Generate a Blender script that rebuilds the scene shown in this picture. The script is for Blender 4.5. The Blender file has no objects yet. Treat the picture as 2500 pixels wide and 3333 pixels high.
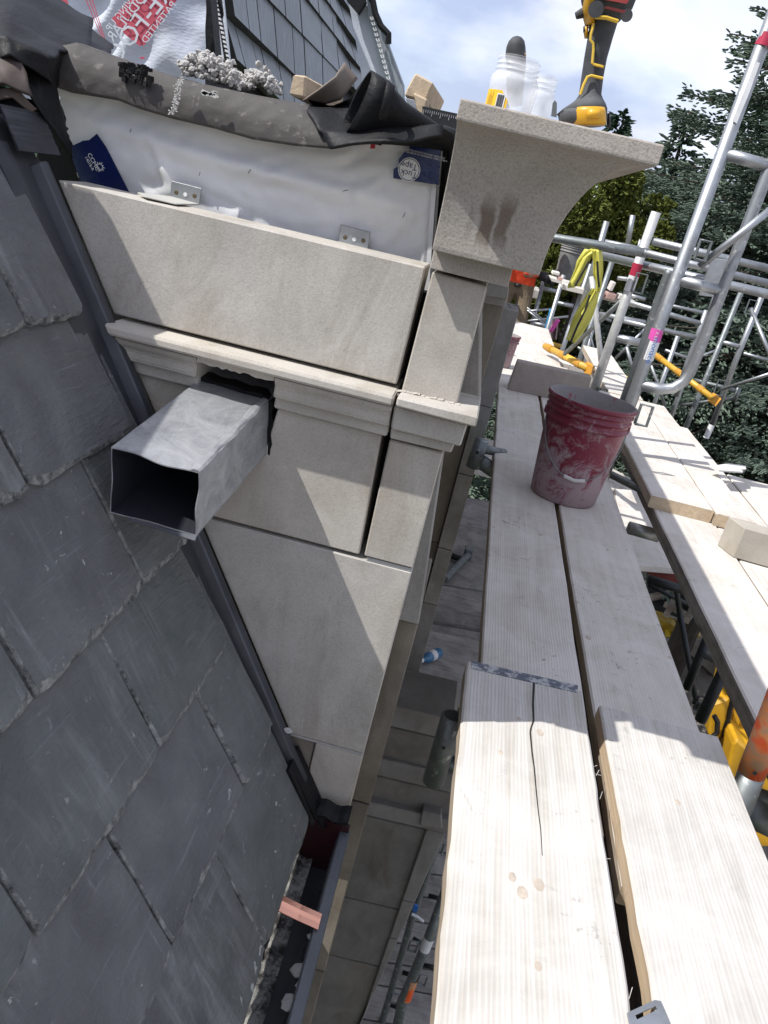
import bpy, bmesh, math, random
from mathutils import Vector, Matrix, noise
random.seed(7)
rad = math.radians
scene = bpy.context.scene
COL = scene.collection

# ------------------------------------------------------------------ camera
RM = ((0.9665306437928315, 0.14135979914154098, 0.21409325490560863),
      (0.2508480958080925, -0.3457413106932605, -0.9041781787399873),
      (-0.05379356317319748, 0.9276208025194183, -0.3696294080486044))
FPX, CX, CY = 2650.0, 1250.0, 1666.5
cam_d = bpy.data.cameras.new('camera')
cam = bpy.data.objects.new('camera', cam_d); COL.objects.link(cam)
cam.matrix_world = Matrix(((RM[0][0], -RM[1][0], -RM[2][0], 0), (RM[0][1], -RM[1][1], -RM[2][1], 0),
                           (RM[0][2], -RM[1][2], -RM[2][2], 0), (0, 0, 0, 1)))
cam_d.sensor_fit = 'HORIZONTAL'; cam_d.sensor_width = 36; cam_d.lens = 36 * FPX / 2500
cam_d.clip_start = .02; cam_d.clip_end = 2000
scene.camera = cam

# ------------------------------------------------------------------ light
SUN = Vector((-.72, -.34, 1.0)).normalized()          # towards the sun
sun_el = math.asin(SUN.z); sun_az = math.atan2(SUN.x, SUN.y)
world = bpy.data.worlds.new('World'); scene.world = world; world.use_nodes = True
wn, wl = world.node_tree.nodes, world.node_tree.links
wn.clear()
w_out = wn.new('ShaderNodeOutputWorld'); w_bg = wn.new('ShaderNodeBackground'); w_bg.inputs[1].default_value = .135
sky = wn.new('ShaderNodeTexSky'); sky.sky_type = 'NISHITA'; sky.sun_disc = False
sky.sun_elevation = sun_el; sky.sun_rotation = sun_az; sky.dust_density = 1.5
tc = wn.new('ShaderNodeTexCoord'); mp = wn.new('ShaderNodeMapping'); mp.inputs['Scale'].default_value = (1, 1, 2.2)
mp.inputs['Location'].default_value = (2.3, .4, .7)
cn = wn.new('ShaderNodeTexNoise'); cn.inputs['Scale'].default_value = 3.4; cn.inputs['Detail'].default_value = 9
cn.inputs['Roughness'].default_value = .55; cn.inputs['Distortion'].default_value = .15
cr = wn.new('ShaderNodeValToRGB'); cr.color_ramp.elements[0].position = .36; cr.color_ramp.elements[1].position = .62
cr.color_ramp.elements[0].color = (0.66, 0.66, 0.66, 1); cr.color_ramp.elements[1].color = (1, 1, 1, 1)
cn2 = wn.new('ShaderNodeTexNoise'); cn2.inputs['Scale'].default_value = 4.2; cn2.inputs['Detail'].default_value = 8
cr2 = wn.new('ShaderNodeValToRGB'); cr2.color_ramp.elements[0].position = .42; cr2.color_ramp.elements[1].position = .60
cr2.color_ramp.elements[0].color = (2.7, 3.05, 4.3, 1); cr2.color_ramp.elements[1].color = (5.5, 5.6, 6.2, 1)
mx = wn.new('ShaderNodeMix'); mx.data_type = 'RGBA'
wl.new(tc.outputs['Generated'], mp.inputs[0]); wl.new(mp.outputs[0], cn.inputs[0]); wl.new(mp.outputs[0], cn2.inputs[0])
wl.new(cn.outputs[0], cr.inputs[0]); wl.new(cn2.outputs[0], cr2.inputs[0])
wl.new(cr.outputs[0], mx.inputs[0]); wl.new(sky.outputs[0], mx.inputs[6]); wl.new(cr2.outputs[0], mx.inputs[7])
wl.new(mx.outputs[2], w_bg.inputs[0]); wl.new(w_bg.outputs[0], w_out.inputs[0])
sun_d = bpy.data.lights.new('sun', 'SUN'); sun_d.energy = 3.7; sun_d.angle = rad(.53); sun_d.color = (1, .98, .945)
sun_o = bpy.data.objects.new('sun', sun_d); COL.objects.link(sun_o)
sun_o.rotation_euler = SUN.to_track_quat('Z', 'Y').to_euler(); sun_o.location = (-5, -3, 8)
scene.view_settings.view_transform = 'Standard'; scene.view_settings.look = 'None'
scene.view_settings.gamma = 1; scene.view_settings.use_curve_mapping = False
scene.view_settings.exposure = 0.62

# ------------------------------------------------------------------ helpers
def ray(px, py):
    a, b = (px - CX) / FPX, (py - CY) / FPX
    return Vector([RM[0][i] * a + RM[1][i] * b + RM[2][i] for i in range(3)])
def P(px, py, Y=None, Z=None, X=None):
    """point of the place seen at photograph pixel (px,py) on a plane of known depth, height or side"""
    d = ray(px, py)
    if Y is not None: return d * (Y / d.y)
    if Z is not None: return d * (Z / d.z)
    return d * (X / d.x)

MATS = {}
def mat(name, build):
    if name in MATS: return MATS[name]
    m = bpy.data.materials.new(name); m.use_nodes = True
    nt = m.node_tree; bs = nt.nodes['Principled BSDF']
    build(nt, bs); MATS[name] = m
    return m
class N:
    def __init__(s, nt): s.t = nt; s.n = nt.nodes; s.l = nt.links
    def coord(s, scale=(1, 1, 1), rot=(0, 0, 0), rnd=True):
        c = s.n.new('ShaderNodeTexCoord'); m = s.n.new('ShaderNodeMapping')
        m.inputs['Scale'].default_value = scale; m.inputs['Rotation'].default_value = rot
        if rnd:
            oi = s.n.new('ShaderNodeObjectInfo'); a = s.n.new('ShaderNodeVectorMath'); a.operation = 'MULTIPLY_ADD'
            s.l.new(oi.outputs['Random'], a.inputs[0]); a.inputs[1].default_value = (37, 23, 31)
            s.l.new(c.outputs['Object'], a.inputs[2]); s.l.new(a.outputs[0], m.inputs[0])
        else: s.l.new(c.outputs['Object'], m.inputs[0])
        return m.outputs[0]
    def noise(s, v, scale, detail=5, rough=.6, dist=0):
        t = s.n.new('ShaderNodeTexNoise'); t.inputs['Scale'].default_value = scale; t.inputs['Detail'].default_value = detail
        t.inputs['Roughness'].default_value = rough; t.inputs['Distortion'].default_value = dist
        s.l.new(v, t.inputs[0]); return t.outputs[0]
    def vor(s, v, scale, feat='F1'):
        t = s.n.new('ShaderNodeTexVoronoi'); t.feature = feat; t.inputs['Scale'].default_value = scale
        s.l.new(v, t.inputs[0]); return t.outputs[0]
    def ramp(s, f, stops):
        r = s.n.new('ShaderNodeValToRGB'); e = r.color_ramp.elements
        while len(e) < len(stops): e.new(.5)
        for i, (p, c) in enumerate(stops):
            e[i].position = p; e[i].color = (c, c, c, 1) if isinstance(c, (int, float)) else (*c, 1)
        s.l.new(f, r.inputs[0]); return r.outputs[0]
    def mix(s, f, a, b, mode='MIX'):
        m = s.n.new('ShaderNodeMix'); m.data_type = 'RGBA'; m.blend_type = mode
        if isinstance(f, (int, float)): m.inputs[0].default_value = f
        else: s.l.new(f, m.inputs[0])
        for i, x in ((6, a), (7, b)):
            if isinstance(x, tuple): m.inputs[i].default_value = (*x, 1)
            else: s.l.new(x, m.inputs[i])
        return m.outputs[2]
    def bump(s, bs, h, strength=.3, dist=.002):
        b = s.n.new('ShaderNodeBump'); b.inputs['Strength'].default_value = strength; b.inputs['Distance'].default_value = dist
        s.l.new(h, b.inputs['Height']); s.l.new(b.outputs[0], bs.inputs['Normal'])

def m_stone(col=(.515, .487, .44), dark=(.365, .342, .308), nm='limestone'):
    def f(nt, bs):
        n = N(nt); v = n.coord()
        a = n.noise(v, 6, 6, .65, .4); b = n.noise(v, 420, 3, .7); c = n.noise(v, 1.8, 4); st = n.noise(n.coord((6, 6, 2.6)), 1.3, 6, .68, .9)
        base = n.mix(n.ramp(a, [(.3, 0), (.7, 1)]), dark, col)
        base = n.mix(n.ramp(st, [(.49, 0), (.70, .7)]), base, (dark[0] * .76, dark[1] * .71, dark[2] * .64))
        base = n.mix(n.ramp(c, [(.4, 0), (.75, .4)]), base, (col[0] * 1.08, col[1] * 1.0, col[2] * .88))
        sp = n.ramp(b, [(.3, .80), (.5, 1), (.7, 1.07)])
        base = n.mix(1.0, base, sp, 'MULTIPLY')
        nt.links.new(base, bs.inputs['Base Color']); bs.inputs['Roughness'].default_value = .88
        bs.inputs['Specular IOR Level'].default_value = .25
        n.bump(bs, n.mix(.5, b, n.noise(v, 120, 4, .7)), .45, .0014)
    return mat(nm, f)
def m_slate():
    def f(nt, bs):
        n = N(nt); v = n.coord(); vg = n.coord((1, 1, 1), (0, rad(31), 0))
        oi = nt.nodes.new('ShaderNodeObjectInfo')
        tint = n.ramp(oi.outputs['Random'], [(0, (.052, .063, .065)), (.3, (.094, .104, .102)), (.55, (.062, .079, .077)), (.8, (.118, .125, .122)), (1, (.084, .083, .094))])
        a = n.noise(v, 7, 7, .65, .8)
        base = n.mix(n.ramp(a, [(.3, 0), (.68, .85)]), tint, (.17, .18, .172))
        w = n.noise(n.coord((1.2, 7, 1.2)), 3.5, 6, .7, 1.2); wm = n.noise(v, 3.2, 3)
        base = n.mix(n.mix(n.ramp(wm, [(.48, 0), (.62, 1)]), (0, 0, 0), n.ramp(w, [(.48, 0), (.66, .8)])), base, (.25, .262, .255))
        rd = n.noise(v, 2.4, 3); base = n.mix(n.ramp(rd, [(.5, 0), (.75, .4)]), base, (.083, .072, .082))
        sc = n.noise(n.coord((70, 3, 70), (.4, .3, .5)), 2.2, 4, .6, .6)
        base = n.mix(n.ramp(sc, [(.63, 0), (.68, .5)]), base, (.22, .23, .235))
        sc2 = n.noise(n.coord((4, 60, 4), (.1, .9, .7)), 2.6, 4, .6, .4)
        base = n.mix(n.ramp(sc2, [(.67, 0), (.71, .5)]), base, (.24, .25, .25))
        ch = n.noise(v, 62, 3, .6, .6); msk = n.noise(v, 4.5, 2)
        spk = n.mix(n.ramp(msk, [(.5, 0), (.62, 1)]), (0, 0, 0), n.ramp(ch, [(.66, 0), (.69, .8)]))
        base = n.mix(spk, base, (.55, .55, .53))
        nt.links.new(base, bs.inputs['Base Color'])
        bs.inputs['Roughness'].default_value = .52
        n.bump(bs, n.mix(.45, n.noise(v, 12, 9, .72, 1.0), n.noise(n.coord((25, 4, 25)), 2, 6, .7)), 1.0, .022)
    return mat('slate', f)
def m_simple(nm, col, rough=.6, metal=0., bscale=60, bstr=.15, var=.25, dark=None, stretch=(1, 1, 1), spec=.5, bdist=.002, vscale=5):
    def f(nt, bs):
        n = N(nt); v = n.coord(stretch)
        a = n.noise(v, vscale, 6, .65, .3)
        d = dark or tuple(c * (1 - var) for c in col)
        base = n.mix(n.ramp(a, [(.3, 0), (.7, 1)]), d, col)
        nt.links.new(base, bs.inputs['Base Color']); bs.inputs['Roughness'].default_value = rough; bs.inputs['Metallic'].default_value = metal
        bs.inputs['Specular IOR Level'].default_value = spec
        n.bump(bs, n.noise(v, bscale, 5, .65), bstr, bdist)
    return mat(nm, f)
def m_wood(nm, col, grain, dust=.5, axis=1, end=False, gs=1.0):
    def f(nt, bs):
        n = N(nt); s = [38 * gs] * 3; s[axis] = 1.3; v = n.coord(tuple(s)); v0 = n.coord()
        g = n.noise(v, 1.6, 4, .6, .35)
        s2 = [9] * 3; s2[axis] = .8
        wv = nt.nodes.new('ShaderNodeTexWave'); wv.wave_type = 'RINGS' if end else 'BANDS'; wv.bands_direction = 'X' if axis != 0 else 'Y'
        wv.inputs['Scale'].default_value = 5.2 * gs if not end else 9; wv.inputs['Distortion'].default_value = 5.5; wv.inputs['Detail'].default_value = 2.5
        wv.inputs['Detail Scale'].default_value = .8
        nt.links.new(n.coord(tuple(s2)), wv.inputs[0])
        base = n.mix(n.ramp(g, [(.35, 1), (.65, 0)]), col, grain)
        base = n.mix(n.ramp(wv.outputs[1], [(0, 0), (.8, 0), (1, .30)]), base, tuple(c * .78 for c in grain))
        dn = n.noise(v0, 5, 6, .7, .5)
        base = n.mix(n.ramp(dn, [(.38, 0), (.62, dust)]), base, (.63, .60, .555))
        kn = n.vor(n.coord((7, 2.2, 7) if axis == 1 else (2.2, 7, 7)), 1.0)
        base = n.mix(n.ramp(kn, [(.03, .75), (.075, 0)]), base, tuple(c * .5 for c in grain))
        dk_ = n.noise(v0, 9, 6, .75, 1.2); base = n.mix(n.ramp(dk_, [(.60, 0), (.72, .45)]), base, (.27, .25, .22))
        sp = n.noise(v0, 55, 3, .6); sm = n.noise(v0, 4.3, 2)
        base = n.mix(n.mix(n.ramp(sm, [(.55, 0), (.65, 1)]), (0, 0, 0), n.ramp(sp, [(.60, 0), (.66, .8)])), base, (.24, .22, .19))
        nt.links.new(base, bs.inputs['Base Color']); bs.inputs['Roughness'].default_value = .82; bs.inputs['Specular IOR Level'].default_value = .2
        n.bump(bs, n.mix(.5, g, wv.outputs[1]), .35, .002)
    return mat(nm, f)
def m_galv(nm='galvanised steel', col=(.43, .445, .455), rough=.42, metal=.85):
    def f(nt, bs):
        n = N(nt); v = n.coord()
        a = n.noise(v, 14, 6, .7, .6); sp = n.vor(v, 60)
        base = n.mix(n.ramp(a, [(.3, 0), (.7, 1)]), tuple(c * .62 for c in col), col)
        base = n.mix(n.ramp(n.noise(v, 38, 3), [(.62, 0), (.72, .7)]), base, (.62, .62, .6))
        nt.links.new(base, bs.inputs['Base Color']); bs.inputs['Metallic'].default_value = metal
        nt.links.new(n.ramp(a, [(.3, rough + .15), (.7, rough - .08)]), bs.inputs['Roughness'])
        n.bump(bs, a, .25, .002)
    return mat(nm, f)
def m_flat(nm, col, rough=.6, metal=0.):
    def f(nt, bs):
        n = N(nt); a = n.noise(n.coord(), 25, 4)
        nt.links.new(n.mix(n.ramp(a, [(.3, 0), (.7, 1)]), tuple(c * .82 for c in col), col), bs.inputs['Base Color'])
        bs.inputs['Roughness'].default_value = rough; bs.inputs['Metallic'].default_value = metal
    return mat(nm, f)

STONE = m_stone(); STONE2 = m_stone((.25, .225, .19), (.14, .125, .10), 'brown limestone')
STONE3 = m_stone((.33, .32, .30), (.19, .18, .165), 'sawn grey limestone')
SLATE = m_slate()
def _sle(nt, bs):
    n = N(nt); v = n.coord()
    nt.links.new(n.mix(n.ramp(n.noise(v, 60, 5, .75), [(.35, 0), (.65, 1)]), (.030, .034, .034), (.31, .315, .295)), bs.inputs['Base Color']); bs.inputs['Roughness'].default_value = .8
    n.bump(bs, n.noise(v, 90, 5, .8), 1, .004)
SLATE_E = mat('broken slate edge', _sle)
LEAD = m_simple('dark lead sheet', (.078, .083, .094), .42, .5, 30, .3, .4, vscale=9)
BLACKM = m_simple('black membrane', (.013, .013, .0145), .55, 0, 50, .6, .4, bdist=.004, spec=.2)
def _memb(nt, bs):
    n = N(nt); v = n.coord()
    a = n.noise(v, 5, 6, .7, .4); b = n.noise(v, 55, 4, .7)
    base = n.mix(n.ramp(a, [(.3, 0), (.7, 1)]), (.036, .032, .030), (.072, .065, .060))
    base = n.mix(n.ramp(b, [(.6, 0), (.68, .55)]), base, (.20, .185, .17))
    base = n.mix(n.ramp(n.noise(v, 17, 5, .7, .5), [(.64, 0), (.69, 1)]), base, (.02, .02, .02))
    nt.links.new(base, bs.inputs['Base Color']); bs.inputs['Roughness'].default_value = .75
    n.bump(bs, n.mix(.5, b, n.vor(v, 48)), .6, .003)
MEMB = mat('weathered grey membrane', _memb)
def _wrap(nt, bs):
    n = N(nt); v = n.coord()
    br = nt.nodes.new('ShaderNodeTexBrick'); br.inputs['Scale'].default_value = 210; br.inputs['Mortar Size'].default_value = .035
    br.inputs['Color1'].default_value = (1, 1, 1, 1); br.inputs['Color2'].default_value = (.9, .9, .9, 1); br.inputs['Mortar'].default_value = (.55, .55, .55, 1)
    c = nt.nodes.new('ShaderNodeTexCoord'); m = nt.nodes.new('ShaderNodeMapping'); m.inputs['Rotation'].default_value = (rad(90), 0, 0)
    nt.links.new(c.outputs['Object'], m.inputs[0]); nt.links.new(m.outputs[0], br.inputs[0])
    a = n.noise(v, 3, 4)
    base = n.mix(n.ramp(a, [(.35, 0), (.7, 1)]), (.76, .76, .75), (.86, .87, .89))
    base = n.mix(.5, base, br.outputs[0], 'MULTIPLY')
    nt.links.new(base, bs.inputs['Base Color']); bs.inputs['Roughness'].default_value = .55
    n.bump(bs, n.mix(.5, br.outputs[0], n.noise(v, 9, 5, .6, .7)), .35, .004)
WRAP = mat('white woven house wrap', _wrap)
def _org(nt, bs):
    n = N(nt); v = n.coord(rnd=False); a = n.noise(n.coord((1, 1, .5), rnd=False), 16, 6, .7, .6)
    base = n.mix(n.ramp(a, [(.38, 0), (.42, 1)]), (.26, .27, .27), n.mix(n.ramp(n.noise(v, 30, 4), [(.4, 0), (.6, 1)]), (.42, .25, .15), (.70, .24, .07)))
    base = n.mix(n.ramp(n.noise(v, 9, 3), [(.56, 0), (.60, 1)]), base, (.72, .10, .02))
    nt.links.new(base, bs.inputs['Base Color']); bs.inputs['Roughness'].default_value = .55; n.bump(bs, a, .4, .002)
GALV = m_galv(); GALV_D = m_galv('weathered steel tube', (.24, .26, .26), .5, .75)
def _lc(nt, bs):
    n = N(nt); v = n.coord()
    a = n.noise(v, 16, 8, .72, .9); s = n.noise(n.coord((90, 9, 90), (.2, .3, .6)), 3.5, 5, .7, .4)
    base = n.mix(n.ramp(a, [(.3, 0), (.72, 1)]), (.24, .25, .265), (.56, .57, .58))
    base = n.mix(n.ramp(s, [(.60, 0), (.70, .5)]), base, (.66, .67, .67))
    nt.links.new(base, bs.inputs['Base Color']); bs.inputs['Metallic'].default_value = .55
    nt.links.new(n.ramp(a, [(.3, .5), (.7, .38)]), bs.inputs['Roughness'])
    n.bump(bs, n.mix(.5, a, s), .4, .002)
LEADC = mat('lead coated sheet', _lc)
WOODN = m_wood('fresh spruce plank', (.54, .52, .485), (.41, .38, .335), .5)
WOODF = m_wood('dusty plank', (.55, .505, .45), (.45, .41, .36), .7)
WOODG = m_wood('weathered grey plank', (.36, .33, .29), (.22, .19, .16), .6)
WOODX = m_wood('lower deck board', (.20, .19, .175), (.13, .12, .11), .25, axis=0)  # wood darkened so its colour carries the shade of the lower decks
WOODY = m_wood('stained shade toned deck board', (.26, .245, .235), (.17, .155, .145), .3, axis=0)  # second board tone, also darkened to stand in for shade
ENDW = m_simple('sawn timber end', (.56, .44, .30), .85, 0, 60, .5, .3, stretch=(3, 3, 3), vscale=18)
COPPER = m_simple('bright copper', (.85, .42, .29), .22, 1.0, 20, .3, .25)

def sub(o, parent):
    return Vector(parent.get('_w', (0, 0, 0))) if parent else Vector((0, 0, 0))
def wpos(o):
    p = Vector(o.location)
    while o.parent: o = o.parent; p += Vector(o.location)
    return p
def emit(name, verts, faces, m, parent=None, smooth=False, bev=0, seg=1, origin=None, limit=30):
    me = bpy.data.meshes.new(name)
    off = wpos(parent) if parent else Vector(origin or (0, 0, 0))
    me.from_pydata([Vector(v) - off for v in verts], [], faces)
    bm = bmesh.new(); bm.from_mesh(me)
    bmesh.ops.recalc_face_normals(bm, faces=bm.faces)
    if bev:
        es = [e for e in bm.edges if len(e.link_faces) == 2 and e.calc_face_angle(0) > rad(limit)]
        bmesh.ops.bevel(bm, geom=es, offset=bev, segments=seg, affect='EDGES', clamp_overlap=True)
    bm.to_mesh(me); bm.free()
    if smooth: me.polygons.foreach_set('use_smooth', [True] * len(me.polygons))
    me.materials.append(m)
    o = bpy.data.objects.new(name, me); COL.objects.link(o)
    if parent: o.parent = parent
    elif origin: o.location = origin
    return o
def tag(o, label=None, cat=None, group=None, kind=None):
    if label: o['label'] = label
    if cat: o['category'] = cat
    if group: o['group'] = group
    if kind: o['kind'] = kind
    return o
def thing(name, loc, label, cat, group=None):
    o = bpy.data.objects.new(name, None); COL.objects.link(o); o.location = loc; o.empty_display_size = .05
    return tag(o, label, cat, group)
class G:
    """collects verts/faces"""
    def __init__(s): s.v = []; s.f = []
    def add(s, v, f):
        k = len(s.v); s.v += [Vector(a) for a in v]; s.f += [tuple(i + k for i in q) for q in f]; return s
    def hexa(s, p):   # 8 corners: bottom 4, top 4 (same winding)
        return s.add(p, [(0, 1, 2, 3), (4, 5, 6, 7), (0, 1, 5, 4), (1, 2, 6, 5), (2, 3, 7, 6), (3, 0, 4, 7)])
    def box(s, lo, hi):
        x0, y0, z0 = lo; x1, y1, z1 = hi
        return s.hexa([(x0, y0, z0), (x1, y0, z0), (x1, y1, z0), (x0, y1, z0), (x0, y0, z1), (x1, y0, z1), (x1, y1, z1), (x0, y1, z1)])
    def obox(s, c, ax, ay, az, hx, hy, hz):
        c = Vector(c); ax, ay, az = (Vector(a).normalized() for a in (ax, ay, az))
        pts = [c + ax * (i * hx) + ay * (j * hy) + az * (k * hz) for k in (-1, 1) for i, j in ((-1, -1), (1, -1), (1, 1), (-1, 1))]
        return s.hexa(pts)
    def extr(s, poly, d):      # polygon (3D pts) extruded by vector d
        n = len(poly); d = Vector(d); poly = [Vector(p) for p in poly]
        return s.add(poly + [p + d for p in poly], [tuple(range(n)), tuple(range(2 * n - 1, n - 1, -1))] + [(i, (i + 1) % n, (i + 1) % n + n, i + n) for i in range(n)])
    def rings(s, rs, cap=True, close=True):
        n = len(rs[0]); v = [p for r in rs for p in r]; f = []
        for a in range(len(rs) - 1):
            for i in range(n if close else n - 1):
                j = (i + 1) % n; f.append((a * n + i, a * n + j, (a + 1) * n + j, (a + 1) * n + i))
        if cap: f += [tuple(range(n)), tuple(range((len(rs) - 1) * n, len(rs) * n))]
        return s.add(v, f)
    def tube(s, path, r, n=12, cap=True):
        path = [Vector(p) for p in path]; rs = []; up = None
        for i, p in enumerate(path):
            t = (path[min(i + 1, len(path) - 1)] - path[max(i - 1, 0)]).normalized()
            if up is None: up = t.orthogonal().normalized()
            up = (up - t * up.dot(t)).normalized(); b = t.cross(up)
            ri = r[i] if isinstance(r, (list, tuple)) else r
            rs.append([p + (up * math.cos(k * 2 * math.pi / n) + b * math.sin(k * 2 * math.pi / n)) * ri for k in range(n)])
        return s.rings(rs, cap)
    def lathe(s, c, prof, n=32, axis=(0, 0, 1), cap=False, sq=0):
        c = Vector(c); az = Vector(axis).normalized(); ax = az.orthogonal().normalized() if abs(az.z) < .99 else Vector((1, 0, 0)); ay = az.cross(ax)
        rs = []
        for r, h in prof:
            ring = []
            for k in range(n):
                a = k * 2 * math.pi / n; rr = r
                if sq: 
                    ca, sa = abs(math.cos(a)), abs(math.sin(a)); rr = r / ((ca ** sq + sa ** sq) ** (1 / sq))
                ring.append(c + (ax * math.cos(a) + ay * math.sin(a)) * rr + az * h)
            rs.append(ring)
        return s.rings(rs, cap)
    def out(s, name, m, parent=None, **k): return emit(name, s.v, s.f, m, parent, **k)
def grid(fn, nu, nv):
    v = [fn(i / nu, j / nv) for j in range(nv + 1) for i in range(nu + 1)]
    f = [(j * (nu + 1) + i, j * (nu + 1) + i + 1, (j + 1) * (nu + 1) + i + 1, (j + 1) * (nu + 1) + i) for j in range(nv) for i in range(nu)]
    return v, f
def lerp(a, b, t): return a + (b - a) * t
def pl(pts, t):          # polyline in px at t
    n = len(pts) - 1; s = min(int(t * n), n - 1); k = t * n - s
    return (lerp(pts[s][0], pts[s + 1][0], k), lerp(pts[s][1], pts[s + 1][1], k))
def text_mesh(name, txt, m, parent, org, xd, yd, size, flip=False, depth=.0004):
    """flat printed letters: origin, baseline direction, up direction"""
    cu = bpy.data.curves.new(name, 'FONT'); cu.body = txt; cu.size = 1; cu.align_x = 'CENTER'; cu.align_y = 'CENTER'; cu.resolution_u = 2
    to = bpy.data.objects.new('tmp', cu); COL.objects.link(to)
    dg = bpy.context.evaluated_depsgraph_get(); me0 = to.evaluated_get(dg).to_mesh()
    xd = Vector(xd).normalized(); yd = Vector(yd).normalized()
    v = [Vector(org) + xd * (a.co.x * size) + yd * (a.co.y * size) for a in me0.vertices]
    f = [tuple(p.vertices) for p in me0.polygons]
    to.to_mesh_clear(); bpy.data.objects.remove(to); bpy.data.curves.remove(cu)
    return emit(name, v, f, m, parent)

# ------------------------------------------------------------------ ground and far setting
def _ground(nt, bs):
    n = N(nt); v = n.coord(rnd=False)
    sp = nt.nodes.new('ShaderNodeSeparateXYZ'); nt.links.new(v, sp.inputs[0])
    g = n.mix(n.noise(v, 3, 6, .7), (.035, .085, .018), (.075, .15, .035))
    d = n.mix(n.ramp(n.noise(v, 2.2, 8, .7), [(.3, 0), (.7, 1)]), (.16, .135, .11), (.34, .31, .27))
    w = nt.nodes.new('ShaderNodeMath'); w.operation = 'MULTIPLY_ADD'; w.inputs[1].default_value = 3.; 
    nt.links.new(n.noise(v, .6, 4), w.inputs[0]); nt.links.new(sp.outputs[0], w.inputs[2])
    k = nt.nodes.new('ShaderNodeMapRange'); k.inputs[1].default_value = 4.6; k.inputs[2].default_value = 4.9; nt.links.new(w.outputs[0], k.inputs[0])
    k2 = nt.nodes.new('ShaderNodeMapRange'); k2.inputs[1].default_value = 15; k2.inputs[2].default_value = 14.; nt.links.new(sp.outputs[1], k2.inputs[0])
    mm = nt.nodes.new('ShaderNodeMath'); mm.operation = 'MULTIPLY'; nt.links.new(k.outputs[0], mm.inputs[0]); nt.links.new(k2.outputs[0], mm.inputs[1])
    nt.links.new(n.mix(mm.outputs[0], g, d), bs.inputs['Base Color']); bs.inputs['Roughness'].default_value = .95
    n.bump(bs, n.noise(v, 30, 6, .7), .8, .03)
GROUND = mat('lawn and site earth', _ground)
GZ = -7.0
tag(emit('ground', *grid(lambda a, b: (-300 + 600 * a, -300 + 600 * b, GZ), 4, 4), GROUND), kind='structure')

# ------------------------------------------------------------------ slate roof
RA = Vector((-.632, 0, -.10)); RS = Vector((.5151, 0, -.8571)); RN = Vector((.8571, 0, .5151))
def RP(u, v, w=0): return Vector((RA.x, u, RA.z)) + RS * v + RN * w
roof = thing('slate_roof', RP(.8, 1.09), 'steep roof of dark grey slates sloping down to the gutter beside the stone wall', 'roof')
g = G(); g.hexa([RP(-6, -.2, -.07), RP(1.166, -.2, -.07), RP(1.166, 1.06, -.07), RP(-6, 1.06, -.07), RP(-6, -.2, -.035), RP(1.166, -.2, -.035), RP(1.166, 1.06, -.035), RP(-6, 1.06, -.035)])
g.out('roof_deck', BLACKM, roof)
g = G(); g.box((-.86, -6, -.06), (-.735, 1.09, .14)); g.out('shadow_upstand', BLACKM, roof, bev=.01)  # unseen box, height set to cast the diagonal shadow on the top slab
def jit(a): return random.uniform(-a, a)
def slate(u0, u1, vb, ln=.36, t=.009, W0=.0, bl=0, br=0):
    # outline of the face, counter-clockwise, uneven riven edges; bl/br cut the lower corners
    bot, rgt, lft = [], [], []
    nb = 11
    for i in range(nb + 1):
        k = i / nb; bot.append([lerp(u0, u1, k), vb + jit(.0022) - (.002 if i in (0, nb) else 0) - (bl if i == 0 else 0) - (br if i == nb else 0)])
    for i in range(1, 7): rgt.append([u1 + jit(.0022), vb - .05 * i - .01])
    for i in range(6, 0, -1): lft.append([u0 + jit(.0022), vb - .05 * i - .01])
    top = [[u1, vb - ln], [u0, vb - ln]]
    ol = bot + rgt + top + lft
    cu, cv = (u0 + u1) / 2, vb - ln / 2
    def W(v): return W0 + t * (v - vb) / .18 + t
    up, mid, lo = [], [], []
    warp = jit(.0015)
    for (u, v) in ol:
        isb = v > vb - .03; sd = abs(u - cu) > (u1 - u0) * .42
        c = random.uniform(.004, .0085) if isb else random.uniform(.001, .004)
        if isb and random.random() < .22: c += random.uniform(.003, .008)
        du = ((c if u < cu else -c) if sd and not isb else (.004 if u < cu else -.004) if sd else 0); dv = -c if isb else 0
        e = min(1, abs(u - cu) / ((u1 - u0) / 2))
        up.append(RP(u + du, v + dv, W(v) + warp * e + jit(.0006)))
        mid.append(RP(u, v, W(v) - t * .38 + jit(.0005)))
        lo.append(RP(u, v, W(v) - t + .0003))
    n = len(ol)
    v = up + mid + lo
    f = [tuple(range(n))] + [(i, i + 1, i + 1 + n, i + n) for i in range(2 * n) if i % n != n - 1] + [(n - 1, 0, n, 2 * n - 1), (2 * n - 1, n, 2 * n, 3 * n - 1)]
    o = emit('slate', v, f, SLATE, roof, smooth=False)
    o.data.materials.append(SLATE_E)
    for p_ in o.data.polygons[1:]: p_.material_index = 1
    return o
courses = {  # lower edge : joints (measured along the eaves direction)
    .187: (-.12, .13, .38, .66, .935, 1.078), .361: (-.2, .03, .29, .545, .807, 1.082), .545: (-.1, .15, .40, .664, .936, 1.108),
    .724: (-.04, .26, .526, .815, 1.083), .902: (-.1, .17, .42, .675, .955, 1.112), 1.088: (-.2, .05, .30, .565, .834, 1.118)}
for vb, js in courses.items():
    for a, b in zip(js, js[1:]):
        t = random.uniform(.008, .011) + (.004 if vb < .3 else 0)
        slate(a + .0025, b - .0025, vb + jit(.002), t=t, bl=.008 if random.random() < .3 else 0, br=.003)
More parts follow.
